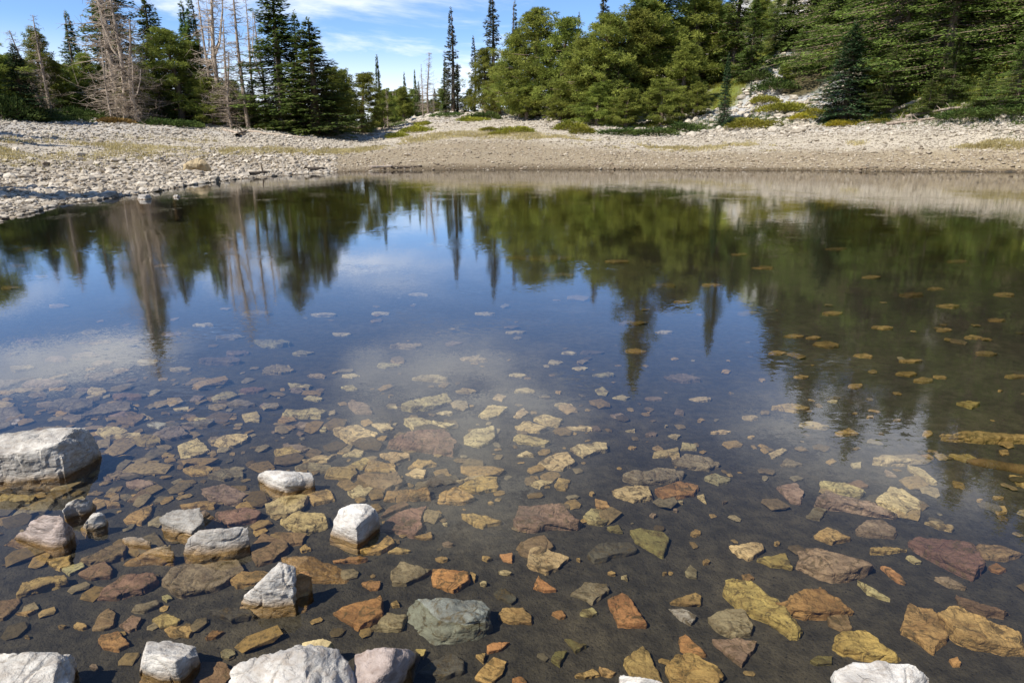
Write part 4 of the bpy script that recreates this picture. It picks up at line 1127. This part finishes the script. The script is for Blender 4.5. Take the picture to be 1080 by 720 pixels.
for a in [
 ('d', 6, 112, 70, 'large shaded juniper mound on the bank at the left edge', 0, .9), ('y', 14, 104, 44, 'sunlit yellow green shrub on top of the left bank', 2, .8),
 ('d', 38, 117, 50, 'dark juniper mound right of the left edge mound', 0, .7), ('d', 62, 118, 50, 'flat green mat of shrub below the leaning dead trees', 1, .4),
 ('d', 88, 121, 46, 'low green shrub mat left of the russet shrub', 0, .4), ('r', 118, 124, 44, 'low russet brown shrub at the foot of the dead tangle', 0, .6),
 ('d', 74, 108, 46, 'green shrub in front of the pointed dark spruce', 4, .7), ('d', 95, 110, 40, 'rounded shrub at the foot of the slim white dead trunk', 3, .7),
 ('d', 168, 127, 40, 'green shrub under the upswept pine', 0, .6), ('d', 194, 129, 40, 'dark shrub at the beach edge below the dark pine', 0, .6),
 ('y', 279, 132, 22, 'small bright green shrub left of the twin-topped spruce', 0, .9), ('y', 420, 137, 30, 'small yellow green shrub in front of the broad mid-sized pine', -4, .7),
 ('y', 440, 134, 36, 'rounded yellow shrub on the left of the pale boulder field', 0, .6), ('y', 447, 131, 22, 'smaller yellow shrub behind the rounded yellow one', 3, .7),
 ('d', 476, 120, 46, 'flat dark green shrub under the tall narrow spruce', 0, .3), ('y', 498, 124, 36, 'low yellow green shrub on the pale boulder field', 0, .45),
 ('y', 516, 132, 26, 'small yellow shrub in the lower boulder field', -3, .5), ('d', 512, 122, 40, 'green shrub behind the boulder field', 3, .6),
 ('y', 545, 133, 44, 'bright yellow green shrub at the foot of the round-headed pine', -2, .5), ('y', 525, 136, 30, 'low yellow shrub left of the bright one', -3, .4),
 ('y', 600, 128, 40, 'yellow green shrub beside the dark hollow under the pines', -2, .7), ('y', 615, 134, 34, 'olive yellow shrub at the beach edge right of the hollow', -1, .7),
 ('d', 655, 136, 60, 'long dark shrub on the beach edge under the shaggy pines', -1, .35), ('d', 690, 136, 60, 'second dark shore shrub, right under the shaggy pines', -1, .4),
 ('d', 722, 133, 50, 'green shrub left of the blue-green young spruce', 0, .6),
 ('y', 795, 130, 60, 'broad yellow green shrub patch right of the young spruce', 1, .5), ('y', 818, 126, 46, 'yellow green shrub higher on the slope', 3, .6),
 ('d', 815, 112, 50, 'green shrub between the two scree strips', 5, .7), ('d', 842, 108, 44, 'upper green shrub beside the right scree strip', 8, .7),
 ('g', 848, 127, 34, 'golden orange shrub at the foot of the right scree strip', 1, .6), ('g', 892, 126, 40, 'golden shrub under the dense layered spruce', -1, .5),
 ('y', 876, 128, 26, 'small olive shrub between the two golden shrubs', 0, .5), ('y', 930, 124, 30, 'yellow shrub left of the root jumble', -1, .5),
 ('y', 806, 118, 40, 'yellow green shrub over the lower end of the left scree strip', 3, .6), ('y', 834, 120, 44, 'wide yellow green shrub between the scree strips', 2, .6),
 ('d', 800, 104, 40, 'mid green shrub on the slope above the young spruce', 6, .7), ('y', 862, 121, 36, 'yellow green shrub beside the golden orange shrub', 1, .6),
 ('d', 826, 98, 44, 'green juniper patch high between the scree strips', 9, .7), ('y', 783, 127, 30, 'small yellow green shrub touching the young spruce', 0, .6),
 ('d', 1020, 118, 60, 'dark shrub under the overhanging firs', 0, .5), ('d', 1066, 116, 60, 'dark shrub at the right edge above the stones', 0, .5),
]: shrub(*a)

# ------------------------------------------------------------------ driftwood
def on_ground(px, py):
    az, te = azel(px, py); d = 8.0
    while d < 120:
        x, y = d*math.sin(az), d*math.cos(az)
        if max(tz1(x, y), 0) >= CAMZ+d*te: break
        d += .15
    return Vector((x, y, tz1(x, y)))
def log(pa, pb, r, m, label, stubs=4, lift=.6, seed=0):
    g = np.random.default_rng(seed+100)
    a = on_ground(*pa); b = on_ground(*pb); tb = TB(); n = 7
    c = (a+b)/2; c.z = min(a.z, b.z)
    pts = []
    for k in range(n):
        p = a.lerp(b, k/(n-1)); z = max(tz1(p.x, p.y), 0)+r*lift
        pts.append(np.array([p.x-c.x+g.normal(0, .03), p.y-c.y+g.normal(0, .03), z-c.z]))
    tb.tube(pts, [r*(1-.5*k/n)*g.uniform(.9, 1.1) for k in range(n)], 7)
    for k in range(stubs):
        s = g.integers(1, n-1); d = unit(g.normal(0, 1, 3)+[0, 0, 1.0]); L = g.uniform(2, 6)*r
        tb.tube([pts[s], pts[s]+d*L*.6, pts[s]+d*L+g.normal(0, .05, 3)], [r*.35, r*.22, r*.08], 4)
    o = link('driftwood_log', tb.mesh('driftwood_log', m)); o.location = c
    tag(o, label, 'log', 'driftwood lying on the shore')
log((414, 178.0), (446, 176.5), .11, M_LOG, 'dark waterlogged log on the far waterline, middle of the picture', 3, .4, 1)
log((389, 177.5), (415, 177.0), .10, M_DEAD, 'pale log end on the waterline left of the dark log', 1, .5, 2)
log((322, 181.5), (342, 180.5), .20, M_LOG, 'short dark plank-like log on the waterline, left of the middle', 0, .4, 3)
log((262, 186.0), (280, 183.5), .14, M_LOG, 'short dark log stub at the waterline below the twin-topped spruce', 1, .5, 4)
log((236, 138), (258, 142), .12, M_DEAD, 'bleached log pointing down the beach under the twisted dead trunk', 4, .6, 5)
log((250, 145), (259, 140), .16, M_LOG, 'dark root stump standing on the beach', 5, .8, 6)
log((262, 139), (322, 146), .09, M_DEAD, 'long thin bleached log lying across the beach under the twin-topped spruce', 2, .6, 7)
log((272, 133), (300, 138), .10, M_DEAD, 'bleached branch at the left foot of the twin-topped spruce', 6, .8, 8)
log((385, 139), (414, 137), .15, M_DEAD, 'weathered log in front of the broad mid-sized pine', 3, .6, 9)
log((906, 132), (958, 127), .09, M_DEADG, 'long grey branch lying on the beach below the root jumble', 7, 1.0, 10)
log((935, 133), (990, 127), .11, M_DEADG, 'forked dead limb on the beach right of the long grey branch', 8, 1.2, 11)
log((940, 122), (972, 108), .16, M_DEAD, 'bleached log leaning up in the root jumble', 5, 1.5, 12)
log((955, 126), (1012, 118), .12, M_DEADG, 'grey limb under the overhanging firs', 8, 1.5, 13)
log((598, 127), (618, 129), .10, M_DEAD, 'pale log beside the dark hollow under the pines', 2, .6, 14)
# sunken log at the right edge
a = at(1014, 512, -.28); b = at(1100, 524, -.26); tb = TB(); c = (a+b)/2
b0 = BED(c); pts = [np.array(a.lerp(b, k/6)-c)+[0, 0, .0] for k in range(7)]
for q in pts: q[2] = b0+.012-c.z
tb.tube(pts, [.012, .03, .035, .03, .036, .03, .03], 7)
o = link('sunken_log', tb.mesh('sunken_log', M_SUNKLOG)); o.location = c; tag(o, 'brown sunken log under dark tree reflections at the right edge', 'log')

# ------------------------------------------------------------------ cobbles, scree, grass (uncountable)
ico = None
bm = bmesh.new(); bmesh.ops.create_icosphere(bm, subdivisions=1, radius=1)
IV = np.array([v.co[:] for v in bm.verts]); IF = np.array([[v.index for v in f.verts] for f in bm.faces]); bm.free()
def stone_field(name, x, y, size, tone, warm, g, label, sinkf=.15, m_=None, flat=1.0):
    z = terrain(x, y)[0]; n = len(x)
    V_ = IV[None]*(1+g.normal(0, .16, (n, len(IV), 1)))
    sc = np.stack([g.uniform(.75, 1.35, n), g.uniform(.6, 1.0, n), g.uniform(.3, .6, n)], 1)*size[:, None]*.5
    sc[:, 2] *= flat
    if flat < 1: V_[..., :2] *= np.sign(V_[..., :2])*0+1; V_ = np.sign(V_)*abs(V_)**.6
    V_ = V_*sc[:, None]
    th = g.random(n)*6.283; ti = g.normal(0, .25*flat, n)
    cx_, sx_ = np.cos(ti), np.sin(ti)
    y1 = V_[..., 1]*cx_[:, None]-V_[..., 2]*sx_[:, None]; z1 = V_[..., 1]*sx_[:, None]+V_[..., 2]*cx_[:, None]; x1 = V_[..., 0]
    c_, s_ = np.cos(th)[:, None], np.sin(th)[:, None]
    o = np.stack([x1*c_-y1*s_+x[:, None], x1*s_+y1*c_+y[:, None], z1+(z+sc[:, 2]*(1-sinkf*3))[:, None]], -1)
    f = IF[None]+(np.arange(n)*len(IV))[:, None, None]
    me = mesh_np(name, o.reshape(-1, 3), f.reshape(-1, 3), [m_ or M_COB], {'tone': np.repeat(tone, len(IV)), 'warm': np.repeat(warm, len(IV))})
    tag(link(name, me), label, 'stones', kind='stuff')
g = np.random.default_rng(5)
N = 52000
az = g.uniform(R(-39), R(39), N); u = g.random(N)
rs_, rb_, zb_, sl_ = prof(az)
r = rs_-.3+(rb_-rs_+2)*u**1.0
keep = g.random(N) < np.clip(r/38, .35, 1)
az, r, rs_, rb_ = az[keep], r[keep], rs_[keep], rb_[keep]
x, y = r*np.sin(az), r*np.cos(az); t = (r-rs_)/(rb_-rs_)
size = np.exp(g.normal(-2.45, .45, len(x)))*(1+.5*(t > .6))
size = np.minimum(size, .5)
px_ = 540+np.tan(az)*751
warm = np.clip((.46-t)*4, 0, 1)*np.clip((px_-60)/200, .35, 1)*g.uniform(.2, .9, len(x)); tone = np.clip(g.normal(.55, .25, len(x)), 0, 1); tone = np.where((t < .04) & (g.random(len(x)) < .6), tone*.15, tone)
stone_field('beach_cobbles', x, y, size, tone, warm, g, 'pale cobbles covering the dry beach all round the lake')
N = 19000
az = g.uniform(R(-39), R(-14), N); rs_, rb_, _, _ = prof(az)
r = rs_-.25+(18)*g.random(N)**1.35
x, y = r*np.sin(az), r*np.cos(az)
size = np.clip(np.exp(g.normal(-2.5, .6, N)), .04, .42)*np.clip(r/26, .6, 1.15)
stone_field('left_shore_cobbles'.replace('left_', ''), x, y, size, np.clip(g.normal(.6, .25, N), 0, 1), np.clip(g.normal(.08, .15, N), 0, .7), g, 'bigger pale angular stones heaped along the near left waterline')
N = 30000
az = np.concatenate([g.uniform(hx(420), hx(610), 12000), g.uniform(hx(640), hx(1100), N-12000)]); rb_ = prof(az)[1]
r = rb_-6+g.random(N)**.8*np.where(az < hx(615), 26, 55); x, y = r*np.sin(az), r*np.cos(az)
m_ = scree_mask(x, y) > g.uniform(.25, .8, N); x, y = x[m_], y[m_]
size = np.clip(np.exp(g.normal(-1.15, .45, len(x))), .12, 1.1)
stone_field('scree', x, y, size, np.clip(g.normal(.72, .22, len(x)), 0, 1), np.zeros(len(x)), g, 'pale grey scree blocks on the slope and in the gap between the trees')

N = 6800; bx, by = g.uniform(-60, 1130, N), 300+420*g.random(N)**.9
dens_ = (bx < 560)*.10*(by < 400)*(vnoise(bx/45, by/12, 4) > .5)+np.clip(1.15-bx/520, .12, 1)*np.clip((by-375)/40, 0, 1)*np.clip((620-by)/120, .10, 1)+.10*(by < 560)+.35*np.clip((by-420)/60, 0, 1)*np.clip((560-by)/60, 0, 1)*(bx < 620)
k_ = (g.random(N) < dens_*.50)
bx, by = bx[k_], by[k_]
P3 = [at(a_, b_, -.12) for a_, b_ in zip(bx, by)]; x = np.array([p.x for p in P3]); y = np.array([p.y for p in P3])
rg_ = np.hypot(x, y); size = np.exp(g.normal(2.45, .5, len(x)))*np.clip(by/560, .6, 1.3)*np.hypot(rg_, 1.7)/740
size = np.clip(size, .015, .30)
stone_field('lake_bed_rubble', x, y, size, np.clip(g.normal(.45, .28, len(x)), 0, 1), g.random(len(x)), g, 'dim brown rubble packed between the bigger sunken stones', -.1, M_RUB, .34)
def grass(name, x, y, hgt, m, label, per=9):
    g = np.random.default_rng(len(x)); n = len(x)*per
    X_ = np.repeat(x, per)+g.normal(0, .10, n); Y_ = np.repeat(y, per)+g.normal(0, .10, n); Z_ = terrain(X_, Y_)[0]
    d = unit(g.normal(0, .45, (n, 3))*[1, 1, .3]+[0, 0, 1]); w = unit(g.normal(0, 1, (n, 3))*[1, 1, 0])
    v, f = quads(np.stack([X_, Y_, Z_-.02], 1), d, w, np.repeat(hgt, per)*g.uniform(.5, 1.1, n), np.full(n, .016), g)
    me = mesh_np(name, v, f, [m], {'tone': np.repeat(np.clip(np.repeat(fbm(x*.6, y*.6, 3, 8), per)+g.normal(0, .2, n), 0, 1), 4)})
    tag(link(name, me), label, 'grass', kind='stuff')
N = 12000; az = g.uniform(R(-38), R(38), N); rs_, rb_, _, _ = prof(az); px_ = 540+np.tan(az)*751
tc_ = np.where(px_ < 230, .50, np.where(px_ < 560, .40, .42)); t = tc_+g.normal(0, 1, N)*np.where(px_ < 230, .085, .035)
r = rs_+(rb_-rs_)*t; x, y = r*np.sin(az), r*np.cos(az)
k_ = (fbm(x*.3, y*.3, 3, 77) > np.where(px_ < 240, .50, np.where(px_ < 560, .33, .50))) & (r > rs_+1); x, y = x[k_], y[k_]
grass('grass', x, y, g.uniform(.10, .26, len(x)), M_GRASS, 'dry golden grass in a band along the middle of the beach')
N = 24000; az = g.uniform(hx(600), hx(1100), N); rb_ = prof(az)[1]; r = rb_+g.random(N)**1.1*45; x, y = r*np.sin(az), r*np.cos(az)
k_ = (green_mask(x, y) > .2) & (scree_mask(x, y) < .4); x, y = x[k_], y[k_]
grass('ground_cover', x, y, g.uniform(.15, .4, len(x)), M_SHRUB, 'yellow green ground cover on the slope under the trees', 8)

N = 9000; az = g.uniform(hx(-30), hx(1100), N); rb_ = prof(az)[1]; r = rb_+g.normal(.6, 1.3, N); x, y = r*np.sin(az), r*np.cos(az)
k_ = fbm(x*.35, y*.35, 3, 91) > .47; x, y = x[k_], y[k_]
grass('weeds', x, y, g.uniform(.12, .42, len(x)), M_DSHRUB, 'ragged green weeds along the edge of the trees', 9)
# ------------------------------------------------------------------ light and sky
SUN_EL, SUN_AZ = R(48), R(-128)      # azimuth clockwise from the view direction: left, slightly behind
sd = Vector((math.sin(SUN_AZ)*math.cos(SUN_EL), math.cos(SUN_AZ)*math.cos(SUN_EL), math.sin(SUN_EL)))
ld = bpy.data.lights.new('sun', 'SUN'); ld.energy = 4.2; ld.angle = R(.53); ld.color = (1, .955, .88)
lo = bpy.data.objects.new('sun', ld); COL.objects.link(lo); lo.rotation_euler = (-sd).to_track_quat('-Z', 'Y').to_euler()
w = bpy.data.worlds.new('World'); scene.world = w; w.use_nodes = True
t = NT(w); t.n.clear()
sky = t.add('ShaderNodeTexSky'); sky.sky_type = 'NISHITA'; sky.sun_disc = False; sky.sun_elevation = SUN_EL; sky.sun_rotation = SUN_AZ
sky.altitude = 2500; sky.air_density = 1.0; sky.dust_density = .8; sky.ozone_density = 1.6
tc = t.add('ShaderNodeTexCoord').outputs['Generated']
nv = t.vm('NORMALIZE', tc)
def blob(azd, eld, rx, ry):
    a, e = R(azd), R(eld)
    f = Vector((math.sin(a)*math.cos(e), math.cos(a)*math.cos(e), math.sin(e))); rgt = Vector((math.cos(a), -math.sin(a), 0)); up = rgt.cross(f)
    X_ = t.math('DIVIDE', t.vm('DOT_PRODUCT', nv, tuple(rgt)), math.sin(R(rx))); Y_ = t.math('DIVIDE', t.vm('DOT_PRODUCT', nv, tuple(up)), math.sin(R(ry)))
    d2 = t.math('ADD', t.math('MULTIPLY', X_, X_), t.math('MULTIPLY', Y_, Y_))
    fr_ = t.ramp(t.vm('DOT_PRODUCT', nv, tuple(f)), .5, .6)
    return t.math('MULTIPLY', t.ramp(d2, 1.3, .0), fr_)
sepz = t.add('ShaderNodeSeparateXYZ', i_0=nv).outputs[2]
mp = t.add('ShaderNodeMapping', i_Vector=nv); mp.inputs['Scale'].default_value = (1.0, 1.0, 3.6)
cn = t.noise(mp.outputs[0], 3.6, 8, .6, .35); cn2 = t.noise(mp.outputs[0], 9, 6, .6, .4)
wisp = t.math('MULTIPLY', t.ramp(cn, .50, .74), t.ramp(sepz, .24, .14, .15, .9))
bl = t.math('MAXIMUM', t.math('MULTIPLY', blob(-5, 25.5, 12, 10), 1.0), t.math('MULTIPLY', blob(-35, 15.2, 9, 1.9), .85))
bl = t.math('MAXIMUM', bl, t.math('MULTIPLY', blob(-12, 21, 4, 5), .6)); bl = t.math('MAXIMUM', bl, t.math('MULTIPLY', blob(30, 22, 12, 5), .8))
bl = t.math('MULTIPLY', bl, t.ramp(cn2, .33, .62, .22, 1.0))
low = t.math('MULTIPLY', t.ramp(sepz, .14, .02), .85)
cl = t.math('MAXIMUM', t.math('MAXIMUM', wisp, bl), low, clamp=True)
skyc = t.mix(1.0, sky.outputs[0], c3(.88, 1.05, 1.28), 'MULTIPLY')
cloud = c3(9.0, 9.1, 9.3)
col = t.mix(cl, skyc, cloud)
bg = t.add('ShaderNodeBackground'); t.set(bg.inputs[0], col); bg.inputs[1].default_value = .095
ow = t.add('ShaderNodeOutputWorld'); t.l.new(bg.outputs[0], ow.inputs[0])

vs = scene.view_settings; vs.view_transform = 'Standard'; vs.look = 'None'; vs.exposure = 0.65; vs.gamma = 1; vs.use_curve_mapping = False
scene.cycles.max_bounces = 8; scene.cycles.transparent_max_bounces = 12; scene.cycles.caustics_reflective = False; scene.cycles.caustics_refractive = False
scene.cycles.use_denoising = True
